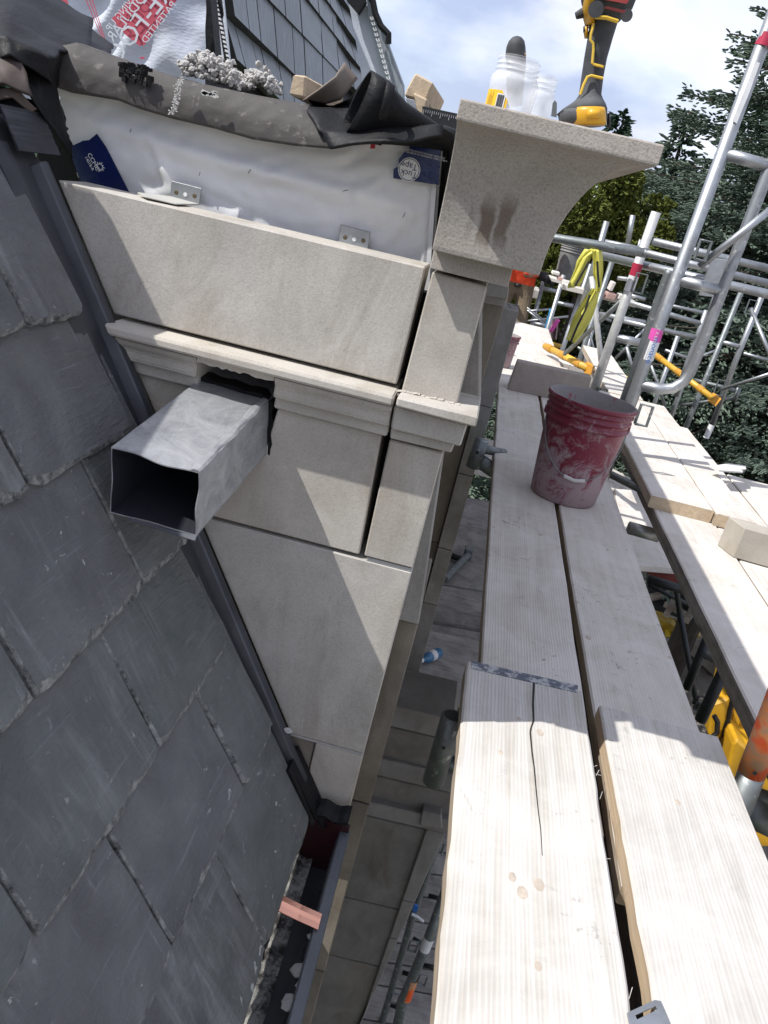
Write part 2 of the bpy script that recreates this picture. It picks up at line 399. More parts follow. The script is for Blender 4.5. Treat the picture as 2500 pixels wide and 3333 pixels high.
# side flashing along the wall: sheet, raised rib, torn end of the felt
fl = thing('wall_flashing', RP(1.14, 1.0), 'dark lead flashing strip running down the roof beside the sloping stone edge', 'flashing')
def strip(name, u0, u1, v0, v1, w0, w1, m, par, n=14, wob=.0015, th=.0025, endcut=0):
    g = G(); top = []; 
    for k in range(n + 1):
        v = lerp(v0, v1, k / n); a, b = u0 + jit(wob), u1
        w = .030 if k in (0,) else .030
        c = endcut if k == n else 0
        top.append([RP(a + c, v, w0 + jit(.0008)), RP(b - c, v, w1 + jit(.0008)), RP(b - c, v, w1 - th), RP(a + c, v, w0 - th)])
    g.rings(top); return g.out(name, m, par)
strip('flashing_sheet', 1.05, 1.155, -.085, 1.03, -.006, -.006, LEAD, fl, endcut=.014)
strip('flashing_sheet', 1.045, 1.085, -.045, .30, .001, .001, LEAD, fl)
strip('flashing_sheet', 1.085, 1.19, -.088, -.03, .012, .012, LEAD, fl)
g = G(); g.rings([[RP(1.126, v, -.008), RP(1.131, v, .009), RP(1.143, v, .013), RP(1.151, v, .010), RP(1.152, v, -.012)] for v in (-.02, .2, .6, 1.035)]); g.out('flashing_rib', LEAD, fl, bev=.002)
g = G()
for k in range(9):
    u = 1.100 + k * .0075; L = 1.09 + .006 * k + jit(.022)
    g.hexa([RP(u, .98, .002), RP(u + .0085, .98, .002), RP(u + .007 + jit(.004), L, .004), RP(u + jit(.003), L, .004), RP(u, .98, .009), RP(u + .0085, .98, .009), RP(u + .007, L, .010 + jit(.005)), RP(u, L, .010 + jit(.005))])
g.out('torn_felt_end', BLACKM, fl)

# ------------------------------------------------------------------ stone end wall
YW = 1.17
def rx(z, pad=.003): return RA.x + (RA.z - z) * (.5151 / .8571) + pad      # where the roof meets the wall at height z
wall = thing('parapet_end_wall', (-.3, YW + .05, -1.1), 'pale limestone gable end wall with moulded band, facing the camera above the roof', 'wall')
def yp(pts, y, th, name='stone_block', m=STONE, par=None, bev=.002, dz=0):
    g = G(); g.extr([(x, y, z) for x, z in pts], (0, th, 0)); return g.out(name, m, par or wall, bev=bev)
def W2(px, py, y=YW): p = P(px, py, Y=y); return (p.x, p.z)
# top slab
a = W2(181, 584); b = W2(1385, 870); c = W2(1290, 1252)
yp([(rx(c[1]), c[1]), c, b, (rx(a[1]), a[1])], YW, .085)
# moulded course with a cut-out for the outlet
zl1 = P(1283, 1281, Y=1.12).z; zl2 = P(1270, 1319, Y=1.12).z; zs = P(1260, 1391, Y=1.14).z; zt = P(1250, 1419, Y=1.158).z
xr = P(1283, 1281, Y=1.12).x
def sweep(prof, xl, xrr, name, par, m=STONE, bev=.0018):
    g = G(); g.rings([[(xl(z) if callable(xl) else xl, y, z) for y, z in prof], [(xrr, y, z) for y, z in prof]]); return g.out(name, m, par, bev=bev, seg=2)
ztop = c[1] - .004
sweep([(1.25, ztop - .002), (1.122, ztop - .002), (1.12, ztop - .006), (1.12, zl2), (1.128, zl2 - .003), (1.25, zl2 - .003)], lambda z: rx(z, .008), xr, 'moulding_stone', wall)
xn0, xn1 = P(636, 1208, Y=1.14).x, P(890, 1276, Y=1.14).x
for x0, x1 in ((lambda z: rx(z, .006), xn0), (xn1, xr)):
    pr = [(1.25, zl2 - .004), (1.131, zl2 - .004), (1.134, zl2 - .012), (1.141, zl2 - .02), (1.142, zs + .004), (1.145, zs), (1.157, zs), (1.158, zs - .003), (1.158, zt), (1.25, zt)]
    sweep(pr, x0, x1, 'moulding_stone', wall)
# ragged saw cut above the outlet
g = G(); up = []
for k in range(19):
    x = lerp(xn0 + .001, xn1 - .001, k / 18); up.append((x, 1.136, zl2 - .010 - abs(jit(.004))))
g.extr([(xn0 + .001, 1.136, zl2 - .0035)] + up + [(xn1 - .001, 1.136, zl2 - .0035)], (0, .1, 0)); g.out('broken_stone_edge', STONE, wall)
# block M1, split by the outlet opening
zb = P(1168, 1806, Y=YW).z; x1r = P(1238, 1432, Y=YW).x; x1b = P(1168, 1806, Y=YW).x
zn = P(866, 1484, Y=YW).z
yp([(rx(zb), zb), (x1b, zb), (x1r, zt - .002), (xn1 + .004, zt - .002), (xn1 - .006, zn), (xn0 + .01, zn + .004), (xn0 - .004, zt - .002), (rx(zt), zt - .002)], YW, .09)
# big block M2 running under the pilaster
z2b = P(1183, 2454, Y=YW).z; z2t = zb - .0065
yp([(rx(z2b), z2b), (P(1183, 2454, Y=YW).x, z2b), (P(1342, 1858, Y=YW).x, z2t), (rx(z2t), z2t)], YW, .12)
z3b = P(1118, 2735, Y=YW).z
xj = P(1022, 2440, Y=YW).x
yp([(xj, z3b), (P(1112, 2735, Y=YW).x, z3b), (P(1181, 2462, Y=YW).x, z2b - .005), (xj, z2b - .005)], YW + .002, .12)
yp([(rx(z2b) - .005, z3b + .06), (xj - .002, z3b + .02), (xj - .002, z2b - .005), (rx(z2b) - .005, z2b - .005)], YW + .006, .1, m=STONE2)
# pale mortar bed and dark backing
MORT = m_simple('pale mortar', (.45, .44, .42), .9, 0, 200, .5, .2)
g = G(); g.box((rx(z2b), YW + .0012, z2b - .0045), (P(1183, 2454, Y=YW).x - .001, YW + .05, z2b - .0005)); g.out('mortar_joint', MORT, wall)
g = G(); g.box((P(1195, 1812, Y=YW).x, YW + .001, zb - .0058), (P(1342, 1856, Y=YW).x - .001, YW + .05, zb - .0005)); g.out('mortar_joint', MORT, wall)
g = G(); g.extr([(rx(-.14, .01), YW + .082, -.14), (-.075, YW + .082, -.14), (-.02, YW + .082, -1.2), (rx(-1.0) - .1, YW + .082, -1.2), ], (0, .03, 0)); g.out('wall_backing', BLACKM, wall)
# pilaster
pil = thing('corner_pilaster', (-.04, YW + .05, -.6), 'narrow limestone corner pilaster right of the open vertical joint', 'pilaster')
yp([W2(1308, 1272), W2(1488, 1316), W2(1586, 932), W2(1408, 884)], YW - .004, .1, par=pil)
L = 1.118
def pb(tl, tr, br, bl, y, th, **k): return yp([W2(*bl, y), W2(*br, y), W2(*tr, y), W2(*tl, y)], y, th, par=pil, **k)
pb((1293, 1293), (1558, 1356), (1548, 1392), (1287, 1323), L, .13, name='moulding_stone', bev=.0025)
pb((1284, 1320), (1522, 1382), (1499, 1454), (1271, 1397), L + .02, .11, name='moulding_stone', bev=.0025)
pb((1272, 1394), (1480, 1446), (1468, 1474), (1269, 1427), L + .038, .09, name='moulding_stone', bev=.0018)
yp([W2(1186, 1808), W2(1344, 1849), W2(1443, 1474), W2(1269, 1430)], YW - .002, .1, par=pil)
# joint slot is left open; mortar smear at the pilaster foot
g = G()
for k in range(26):
    q = P(lerp(1306, 1480, k / 25), lerp(1276, 1322, k / 25) + jit(4), Y=YW - .008); g.obox(q, (1, 0, .2), (0, 1, 0), (jit(.3), 0, 1), .007 + jit(.002), .006, .0022 + jit(.0012))
g.out('mortar_smear', STONE, pil)

# return walls seen past the pilaster
rw = thing('return_wall', (.0, 1.4, -1.5), 'grey limestone return wall in shade behind the corner pilaster', 'wall')
def yq(pxs, y, th, m, par=rw, name='stone_block', bev=.002): return yp([W2(px, py, y) for px, py in pxs], y, th, name=name, m=m, par=par, bev=bev)
yq([(1400, 1330), (1559, 1346), (1563, 1040), (1575, 985), (1585, 930), (1500, 900)], 1.30, .12, STONE3)
yq([(1300, 1500), (1285, 2015), (1362, 2034), (1443, 1476), (1440, 1440)], 1.28, .04, STONE3)
zz = P(1362, 2034, Y=1.3).z; xe = P(1361, 2033, Y=1.3).x
for z0, z1 in ((zz - .42, zz), (zz - .9, zz - .424), (zz - 1.5, zz - .904), (zz - 2.2, zz - 1.504)):
    yp([(-.4, z0), (xe, z0), (xe, z1), (-.4, z1)], 1.30, .3, m=STONE2, par=rw)
# pier with the long joint, two metres further on
pier = thing('far_pier', (.05, 3.4, -2.2), 'tall shaded limestone pier with a vertical joint between the corner pilaster and the planks', 'pier')
YP = 3.4; xpr = .146; xpj = .077
zbs = [-3.2, -2.6, P(1363, 2181, Y=YP).z - .02, P(1408, 1969, Y=YP).z, P(1467, 1793, Y=YP).z, P(1539, 1553, Y=YP).z, P(1600, 1330, Y=YP).z, -.368]
for z0, z1 in zip(zbs, zbs[1:]):
    yp([(xpj + .001, z0 + .003), (xpr, z0 + .003), (xpr, z1), (xpj + .001, z1)], YP, .25, m=STONE3, par=pier)
for z0, z1 in zip((-3.2, -2.2, -1.45, -.75), (-2.2, -1.45, -.75, -.30)):
    yp([(-.35, z0 + .003), (xpj - .002, z0 + .003), (xpj - .002, z1), (-.35, z1)], YP + .03, .25, m=STONE2, par=pier)
INK = m_flat('black marker ink', (.01, .01, .012), .5)
g = G()
for a, b in (((1648, 988), (1662, 992)), ((1662, 992), (1660, 999)), ((1668, 992), (1684, 996)), ((1680, 989), (1690, 999))):
    p, q = P(*a, Z=-.367), P(*b, Z=-.367)
    d = (q - p); g.obox((p + q) / 2, d, Vector((-d.y, d.x, 0)), (0, 0, 1), d.length / 2, .004, .0006)
g.out('marker_writing', INK, pier)
# moulded stone under the cornice further along the wall
mid = thing('moulded_return_stone', (.0, 2.2, -.3), 'moulded stone with stepped bands just under the corner cornice, behind the pilaster top', 'moulding')
def st(px, y, m=STONE3): return yq(px, y, .2, m, par=mid, name='band')
st([(1578, 960), (1652, 975), (1657, 938), (1586, 925)], 2.10, STONE3)
st([(1574, 985), (1645, 1001), (1650, 975), (1578, 955)], 2.15, STONE3)
st([(1540, 1260), (1563, 1268), (1640, 1002), (1572, 980)], 2.25, STONE2)

# ------------------------------------------------------------------ corner cornice block and the cornice beyond it
def cornice(name, x_l, y_f, y_b, label, m=STONE, left=True, group=None):
    th = thing(name, (.0, y_f, -.1), label, 'cornice', group)
    return th
zc = {}
yb0 = 1.14; xb = P(1652, 941, Y=yb0).x
z_b = P(1649, 934, Y=yb0).z; z_bt = P(1663, 889, Y=yb0).z
z_c0 = P(1730, 897, Y=1.105).z; zf0 = P(2135, 541, Y=1.015).z; zf1 = P(2165, 471, Y=1.015).z
x_l = P(1404, 850, Y=yb0).x
prof = [(0, z_b), (0, z_c0 + .002), (.034, z_c0 + .002), (.035, z_c0 + .008)]
xc0 = P(1732, 893, Y=1.105).x - xb; xf = P(2165, 471, Y=1.015).x - xb
of = yb0 - 1.015
for k in range(1, 15):        # the hollow
    t = k / 15 * math.pi / 2
    prof.append((.035 + (of - .006 - .035) * (1 - math.cos(t)), z_c0 + .008 + (zf0 - z_c0 - .008) * math.sin(t)))
prof += [(of - .001, zf0), (of, zf0 + .002), (of, zf1 - .001), (of - .002, zf1)]
def xo(o): return xb + o * xf / of
corner = thing('corner_cornice_block', (xb, yb0, z_b), 'large pale limestone corner cornice block with hollow underside and brown drip stains', 'cornice')
n = len(prof)
rl = [(x_l, yb0 - o, z) for o, z in prof] + [(x_l, 1.9, zf1), (x_l, 1.9, z_b)]
rc = [(xo(o), yb0 - o, z) for o, z in prof] + [(xo(of) - .002, 1.9, zf1), (xb, 1.9, z_b)]
verts = rl + rc; m_ = n + 2; F = []
for i in range(n - 1): F.append((i, i + 1, m_ + i + 1, m_ + i))
F += [(n - 1, n, m_ + n, m_ + n - 1), (n, n + 1, m_ + n + 1, m_ + n), (n + 1, 0, m_, m_ + n + 1), tuple(range(m_))]
# right-hand return: from mitre line back
k0 = len(verts); verts += [(xo(o), 1.9, z) for o, z in prof]
for i in range(n - 1): F.append((m_ + i, m_ + i + 1, k0 + i + 1, k0 + i))
F.append(tuple(range(k0, k0 + n)))
def _cst(nt, bs):
    n = N(nt); v = n.coord(rnd=False)
    a = n.noise(v, 6, 6, .65, .4); b = n.noise(v, 330, 3, .75); 
    base = n.mix(n.ramp(a, [(.3, 0), (.7, 1)]), (.33, .295, .255), (.45, .415, .365))
    base = n.mix(1.0, base, n.ramp(b, [(.3, .68), (.5, 1), (.7, 1.1)]), 'MULTIPLY')
    sp = nt.nodes.new('ShaderNodeSeparateXYZ'); nt.links.new(v, sp.inputs[0])
    def band(src, lo, hi, soft):
        m1 = nt.nodes.new('ShaderNodeMapRange'); m1.inputs[1].default_value = lo - soft; m1.inputs[2].default_value = lo + soft; nt.links.new(src, m1.inputs[0])
        m2 = nt.nodes.new('ShaderNodeMapRange'); m2.inputs[1].default_value = hi + soft; m2.inputs[2].default_value = hi - soft; nt.links.new(src, m2.inputs[0])
        q = nt.nodes.new('ShaderNodeMath'); q.operation = 'MULTIPLY'; nt.links.new(m1.outputs[0], q.inputs[0]); nt.links.new(m2.outputs[0], q.inputs[1]); return q.outputs[0]
    wob = nt.nodes.new('ShaderNodeMath'); wob.operation = 'MULTIPLY_ADD'; wob.inputs[1].default_value = .022; nt.links.new(n.noise(v, 28, 4, .6), wob.inputs[0]); nt.links.new(sp.outputs[0], wob.inputs[2])
    zw = nt.nodes.new('ShaderNodeMath'); zw.operation = 'MULTIPLY_ADD'; zw.inputs[1].default_value = .03; nt.links.new(n.noise(n.coord((60, 1, 1), rnd=False), 1), zw.inputs[0]); nt.links.new(sp.outputs[2], zw.inputs[2])
    for (x0, x1, z0, z1, s) in STAINS:
        q = nt.nodes.new('ShaderNodeMath'); q.operation = 'MULTIPLY'
        nt.links.new(band(wob.outputs[0], x0, x1, .002), q.inputs[0]); nt.links.new(band(zw.outputs[0], z0, z1, .012), q.inputs[1])
        r = nt.nodes.new('ShaderNodeMath'); r.operation = 'MULTIPLY'; r.inputs[1].default_value = s; nt.links.new(q.outputs[0], r.inputs[0])
        base = n.mix(r.outputs[0], base, (.125, .088, .062))
    nt.links.new(base, bs.inputs['Base Color']); bs.inputs['Roughness'].default_value = .9; bs.inputs['Specular IOR Level'].default_value = .2
    n.bump(bs, n.mix(.5, b, n.noise(v, 100, 4, .7)), .7, .002)
STAINS = []
for (ax, ay, bx, by, s) in ((1572, 660, 1612, 790, .8), (1628, 655, 1672, 800, .75), (1530, 690, 1548, 770, .3)):
    p0 = P((ax + bx) / 2, ay, Y=1.09); p1 = P((ax + bx) / 2 - 22, by, Y=1.10); hw = (bx - ax) / 2 / 2650 * 1.1
    xc = (p0.x + p1.x) / 2 - xb
    STAINS.append((xc - hw + .011, xc + hw + .011, min(p0.z, p1.z) - z_b + .015, max(p0.z, p1.z) - z_b + .015, s))
CSTONE = mat('coarse cornice limestone', _cst)
emit('cornice_stone', verts, F, CSTONE, corner, bev=.002, seg=1, limit=22)
for i, (ya, yb_) in enumerate(((1.904, 2.80), (2.804, 3.70), (3.704, 4.60))):
    o = thing('cornice_block', (0, ya, z_b), ['pale cornice block directly behind the corner cornice block', 'pale cornice block second behind the corner cornice block', 'pale cornice block last behind the corner cornice block'][i], 'cornice', 'cornice blocks running back along the wall')
    g = G(); pr = [(x_l, z_b)] + [(xo(a), z) for a, z in prof] + [(x_l, zf1)]
    g.rings([[(x, ya, z) for x, z in pr], [(x, yb_, z) for x, z in pr]]); g.out('cornice_stone', STONE, o)
# long wall under the cornice (its face is edge-on to the camera)
lw = tag(emit('long_wall', *(lambda g: (g.v, g.f))(G().box((-.30, 1.62, -7), (-.012, 4.6, z_b - .002))), STONE3, origin=None), 'long limestone wall carrying the cornice, running away behind the pilaster', 'wall')

for y0_, y1_, zt0, lb in ((4.604, 11, -.95, 'lower run of the long limestone wall beyond the cornice, hidden edge-on behind the pier'),):
    tag(emit('long_wall', *(lambda g: (g.v, g.f))(G().box((-.30, y0_, -7), (-.012, y1_, zt0))), STONE3), lb, 'wall')
tag(emit('house_body', *(lambda g: (g.v, g.f))(G().box((-3.0, -6, -7), (-.17, 1.30, -1.28))), STONE2), 'lower house wall under the gutter', 'wall')

# ------------------------------------------------------------------ outlet spout
spt = thing('rain_outlet_spout', P(760, 1400, Y=1.17), 'square lead coated metal rain outlet sticking out of the stone wall', 'spout')
ym = .93; yw_ = 1.25
DKIN = m_simple('oxidised shade dark outlet inside', (.035, .037, .048), .5, .3, 30, .3, .5)  # oxidised metal, coloured darker still to paint in the shade of its depth
M4 = [P(362, 1455, Y=ym), P(650, 1538, Y=ym), P(640, 1745, Y=ym), P(357, 1668, Y=ym)]
w0 = [P(640, 1242, Y=1.165), P(870, 1308, Y=1.165), P(864, 1481, Y=1.165)]; w0.append(w0[0] + (w0[2] - w0[1]))
W4 = [M4[i] + (w0[i] - M4[i]) * ((yw_ - ym) / (1.165 - ym)) for i in range(4)]
def side(a0, a1, b0, b1, nrm, amp, name='spout_side', nu=12, nv=8, th=.0016):
    """wall of the spout: a = mouth edge, b = wall edge, wavy rim"""
    def fn(s, t, o=0):
        p = lerp(lerp(a0, a1, s), lerp(b0, b1, s), t)
        q = math.sin(s * math.pi); wv = amp * q * (math.sin(s * 5.2 + 1.1) * .7 - .3) * (1 - t) ** 3
        dent = .0007 * math.sin(s * 9 + t * 7) * q
        return p + nrm * (wv + dent + o) + Vector((0, (.003 * math.sin(s * 7) * q) * (1 - t) ** 4, 0))
    v1, f1 = grid(lambda s, t: fn(s, t), nu, nv); v2, f2 = grid(lambda s, t: fn(s, t, -th), nu, nv)
    k = len(v1); f = f1 + [tuple(i + k for i in q[::-1]) for q in f2]
    per = [i for i in range(nu + 1)] + [(nu + 1) * (j + 1) + nu for j in range(nv)] + [(nu + 1) * nv + i for i in range(nu - 1, -1, -1)] + [(nu + 1) * j for j in range(nv - 1, 0, -1)]
    f += [(per[i], per[(i + 1) % len(per)], per[(i + 1) % len(per)] + k, per[i] + k) for i in range(len(per))]
    o = emit(name, v1 + v2, f, LEADC, spt, smooth=False); o.data.materials.append(DKIN)
    for i in range(len(f1), 2 * len(f1)): o.data.polygons[i].material_index = 1
    return o
up_ = Vector((0, 0, 1)); rt = Vector((1, 0, 0))
side(M4[0], M4[1], W4[0], W4[1], up_, .0022, 'spout_top')
side(M4[1], M4[2], W4[1], W4[2], rt, .001, 'spout_side')
side(M4[3], M4[2], W4[3], W4[2], -up_, .002, 'spout_bottom')
side(M4[0], M4[3], W4[0], W4[3], -rt, .0022, 'spout_side')
g = G(); e = (M4[1] - M4[0]).normalized(); 
pth = []
for k in range(15):
    t = k / 14; p = lerp(M4[1], W4[1], t) - e * (.006 + .001 * math.sin(k * 2.3)) + up_ * .0006; pth.append(p)
rs = []
for k, p in enumerate(pth): 
    w = .006 + .0016 * math.sin(k * 1.7); rs.append([p - e * w, p - e * w * .5 + up_ * .0022, p + e * w * .5 + up_ * .0022, p + e * w])
g.rings(rs); g.out('welded_seam', LEADC, spt)
# turned lip at the bottom of the mouth
g = G(); a, b = lerp(M4[3], M4[2], .22), M4[2]; g.hexa([a + Vector((0, 0, -.002)), b + Vector((0, 0, -.002)), b + Vector((0, -.003, -.006)), a + Vector((0, -.001, -.0035)), a, b, b + Vector((0, -.004, -.005)), a + Vector((0, -.002, -.0025))]); g.out('turned_lip', LEAD, spt)
# membrane collar round it
g = G(); cc = [w0[i] + Vector((0, -.004 + .01, 0)) for i in range(4)]; ce = (w0[0] + w0[2]) / 2
for k0_, k1_, o_ in ((0, 1, up_), (1, 2, rt)):
    rs = []
    for k in range(10):
        t = k / 9; p = lerp(cc[k0_], cc[k1_], t); h = .007 + .0016 * math.sin(k * 1.9 + k0_)
        rs.append([p, p + o_ * h + Vector((0, -.003, 0)), p + o_ * (h + .002) + Vector((0, .03, 0)), p + Vector((0, .03, 0))])
    g.rings(rs)
g.out('membrane_collar', BLACKM, spt)
g = G(); g.box((xn0 - .02, 1.30, zn - .02), (xn1 + .02, 1.31, zl2 + .02)); g.out('dark_backing', BLACKM, spt)

# ------------------------------------------------------------------ gutter
gut = thing('eaves_gutter', (-.04, .85, -1.15), 'dark metal box gutter with grit in it along the foot of the slates', 'gutter')
gy0, gy1 = -.6, 1.150
gx1 = .003; gz = -1.075
g = G()
def gprof(y, j=0): return [(gx1, y, gz), (gx1, y, gz - .10), (-.12, y, gz - .10), (-.12, y, gz - .02), (-.116, y, gz - .02), (-.116, y, gz - .094), (gx1 - .022, y, gz - .094), (gx1 - .016, y, gz - .006), (gx1 - .016, y, gz)]
g.rings([gprof(y) for y in (gy0, 0, .5, .9, gy1)]); g.out('gutter_trough', LEAD, gut)
g = G(); g.box((gx1 - .014, gy0, gz), (gx1 + .004, gy1, gz + .004)); g.out('gutter_rim', m_simple('blue grey zinc rim', (.20, .215, .24), .45, .5, 80, .3, .4), gut, bev=.0015)
def _grit(nt, bs):
    n = N(nt); v = n.coord()
    nt.links.new(n.mix(n.ramp(n.noise(v, 26, 7, .75), [(.42, 0), (.58, 1)]), (.03, .027, .025), (.30, .29, .265)), bs.inputs['Base Color'])
    bs.inputs['Roughness'].default_value = .95; n.bump(bs, n.noise(v, 90, 5, .7), 1, .004)
GRIT = mat('wet grit', _grit)
v, f = grid(lambda a, b: (-.115 + a * .068, gy0 + b * (gy1 - gy0), gz - .074 + .009 * noise.noise(Vector((a * 4, b * 30, 0))) + .006 * noise.noise(Vector((a * 15, b * 140, 3)))), 10, 160)
tag(emit('grit', v, f, GRIT), 'grey grit and dirt lying in the gutter', 'grit', kind='stuff')
g = G(); g.obox((-.058, 1.146, -1.12), (1, 0, 0), (0, 1, 0), (0, 0, 1), .062, .004, .062); g.out('gutter_end', m_simple('dark red paint', (.030, .004, .006), .45, 0, 60, .3), gut)
g = G(); rs = []
for k in range(12):
    x = -.105 + k * .0095; z = -1.033 + .004 * math.sin(k * 1.3); rs.append([(x, 1.152, z - .014), (x, 1.128 + .003 * math.sin(k), z - .010), (x, 1.122, z), (x, 1.135, z + .008 + jit(.002)), (x, 1.152, z + .012)])
g.rings(rs); g.out('tar_seal', BLACKM, gut)
g = G(); 
ca, cb_ = P(905, 2955, Z=-1.066), P(1042, 3000, Z=-1.066); 
ys = (0, .018, .024, .042)
rs = []
for t, dz in ((0, .012), (.5, .005), (1, 0)):
    p = lerp(ca, cb_, t); rs.append([p + Vector((0, -.015, dz)), p + Vector((0, -.005, dz + .002)), p + Vector((0, -.001, dz + .007)), p + Vector((0, .003, dz + .002)), p + Vector((0, .015, dz)), p + Vector((0, .015, dz - .002)), p + Vector((0, -.015, dz - .002))])
g.rings(rs); g.out('copper_strap', COPPER, gut)
def lump(name, c, r, m, label=None, cat='mortar', par=None, group=None, flat=.5, n=2, amp=.5, seed=0):
    bm = bmesh.new(); bmesh.ops.create_icosphere(bm, subdivisions=n, radius=1)
    v = []
    for q in bm.verts:
        k = 1 + amp * noise.noise(q.co * 1.6 + Vector((seed, c[0] * 50, c[1] * 50))) + amp * .5 * noise.noise(q.co * 4 + Vector((seed, 3, 1)))
        v.append(Vector(c) + Vector((q.co.x, q.co.y, q.co.z * flat)) * r * k)
    f = [tuple(x.index for x in p.verts) for p in bm.faces]; bm.free()
    o = emit(name, v, f, m, par, origin=None if par else c)
    if label: tag(o, label, cat, group)
    return o
for i, (px, py, r, zz_) in enumerate(((972, 3160, .011, -1.083), (942, 3262, .012, -1.083), (1013, 3050, .006, -1.08), (975, 3208, .006, -1.083))):
    lump('mortar_dropping', P(px, py, Z=zz_), r, m_flat('dull mortar lump', (.24, .235, .22), .9), ['larger mortar lump in the gutter nearer the copper strap', 'mortar lump in the gutter nearest the bottom edge of the photo', 'small pale mortar chip on the gutter side just below the copper strap', 'flat mortar crumb between the two larger lumps in the gutter'][i], 'mortar', group='mortar droppings in the gutter', seed=i)
lump('mortar_dropping', RP(1.10, .905, .036), .007, MORT, 'grey mortar splat on the last slate beside the torn felt', 'mortar', flat=.35, seed=9)

# ------------------------------------------------------------------ wrapped wall behind the slab, with brackets, tape and membrane
ww = thing('wrapped_parapet', (-.4, 1.33, -.1), 'parapet behind the stone slab covered in wrinkled white house wrap', 'wall')
TOP = [(180, 250), (330, 285), (520, 330), (760, 385), (1080, 430), (1300, 436), (1438, 440)]
BOT = [(290, 700), (420, 740), (700, 790), (900, 830), (1100, 880), (1250, 930), (1400, 975)]
YR = 1.305
def wrapf(a, b):
    t = pl(TOP, a); q = pl(BOT, a); p = P(lerp(t[0], q[0], b), lerp(t[1], q[1], b), Y=YR)
    w = .004 * noise.noise(Vector((a * 6, b * 3, 1))) + .0035 * abs(noise.noise(Vector((a * 9 + b * 4, b * 6 - a * 5, 8)))) + .0012 * noise.noise(Vector((a * 40, b * 18 + a * 30, 2))) + .010 * math.exp(-((b - .25 - .25 * a) / .07) ** 2) * max(0, math.sin(a * 3.1)) + .003 * noise.noise(Vector((a * 22 + b * 9, b * 5, 4)))
    w += .007 * math.exp(-((a - .27 - .02 * b) / .012) ** 2) * math.exp(-((b - .55) / .25) ** 2)
    w += .0015 * math.exp(-(((b - .95 + 2.1 * abs(a - .33)) / .05) ** 2)) * (1 if abs(a - .33) < .2 else 0)
    w += .004 * math.exp(-(((b - .2 + (a - .9) * 1.2) / .09) ** 2)) * (1 if .72 < a < 1 else 0)
    e = jit(.004) if a == 0 else 0
    return Vector((p.x + e, p.y - w - .02 * max(0, (a - .97) / .03) * -1, p.z))
v, f = grid(wrapf, 110, 40)
o = emit('house_wrap', v, f, WRAP, ww, smooth=True)
pr_ = [Vector(P(*TOP[-1], Y=YR)), Vector(P(1400, 975, Y=YR))]
g = G(); g.hexa([pr_[0] + Vector((-.003, .001, 0)), pr_[1] + Vector((-.003, .001, 0)), pr_[1] + Vector((.018, .3, 0)), pr_[0] + Vector((.018, .3, 0)), pr_[0] + Vector((-.01, .001, 0)), pr_[1] + Vector((-.01, .001, 0)), pr_[1] + Vector((-.02, .3, 0)), pr_[0] + Vector((-.02, .3, 0))]); g.out('wrap_return', WRAP, ww)
NAVY = m_simple('navy blue tape', (.008, .016, .085), .22, 0, 25, .35, .4, bdist=.003)
WHITE = m_flat('white print', (.75, .75, .75), .5); RED = m_flat('red print', (.50, .03, .06), .5)
def tape(pxs, name, y=YR - .012, m=NAVY, th=.0012): 
    g = G(); g.extr([P(*q, Y=y) for q in pxs], (0, th, 0)); return g.out(name, m, ww)
tape([(222, 480), (262, 462), (268, 458), (290, 456), (315, 435), (345, 478), (420, 625), (400, 640), (262, 590)], 'blue_tape')
tape([(1330, 463), (1345, 455), (1437, 462), (1428, 602), (1280, 580), (1281, 550), (1300, 540), (1297, 520), (1318, 492), (1334, 488)], 'blue_tape')
XD = (P(1400, 500, Y=1.3) - P(1300, 476, Y=1.3)).normalized(); ZD = Vector((0, 0, 1))
yt = YR - .0135
def disc(c, r, m, name, par, y=None):
    n_ = 28; emit(name, [Vector(c) + Vector((math.cos(k * math.tau / n_) * r, 0, math.sin(k * math.tau / n_) * r)) for k in range(n_)], [tuple(range(n_))], m, par)
dc = P(1332, 552, Y=yt); disc(dc, .0165, WHITE, 'tape_logo', ww); disc(dc + Vector((0, -.0004, 0)), .0152, NAVY, 'tape_logo', ww); disc(dc + Vector((0, -.0008, 0)), .0142, WHITE, 'tape_logo', ww)
text_mesh('printed_lettering', 'Tuck', NAVY, ww, dc + Vector((.001, -.0013, -.0055)), -XD, -ZD, .0125)
text_mesh('printed_lettering', 'Tape', NAVY, ww, dc + Vector((-.001, -.0013, .005)), -XD, -ZD, .0125)
for i, s_ in enumerate(('A REGISTERED TRADEMARK OF INTERTAPE POLYMER', 'USE UNDER SERVICED LICENCE PROHIBITED USE')):
    text_mesh('printed_lettering', s_, WHITE, ww, P(1372, 505 - i * 8, Y=yt), -XD, -ZD, .0032)
def dirp(a, b, y): return (P(*b, Y=y) - P(*a, Y=y)).normalized()
dd = dirp((296, 505), (318, 545), yt); du = dirp((306, 535), (316, 529), yt)
text_mesh('printed_lettering', 'CCMC', WHITE, ww, P(304, 527, Y=yt), dd, du, .0095)
text_mesh('printed_lettering', '14018-R', WHITE, ww, P(291, 532, Y=yt), dd, du, .0065)
g = G(); c_ = P(325, 543, Y=yt); pts = []
for k in range(22):
    r_ = (.0085, .0045, .0068, .0040)[k % 4]; a_ = k * math.tau / 22; pts.append(c_ + Vector((math.cos(a_) * r_, 0, math.sin(a_) * r_)))
emit('tape_logo', [pts[i] for i in range(22)] + [c_ + (p - c_) * .72 for p in pts], [(i, (i + 1) % 22, 22 + (i + 1) % 22, 22 + i) for i in range(22)], WHITE, ww)
tape([(1208, 458), (1224, 457), (1220, 484), (1205, 483)], 'red_mark', m=RED)
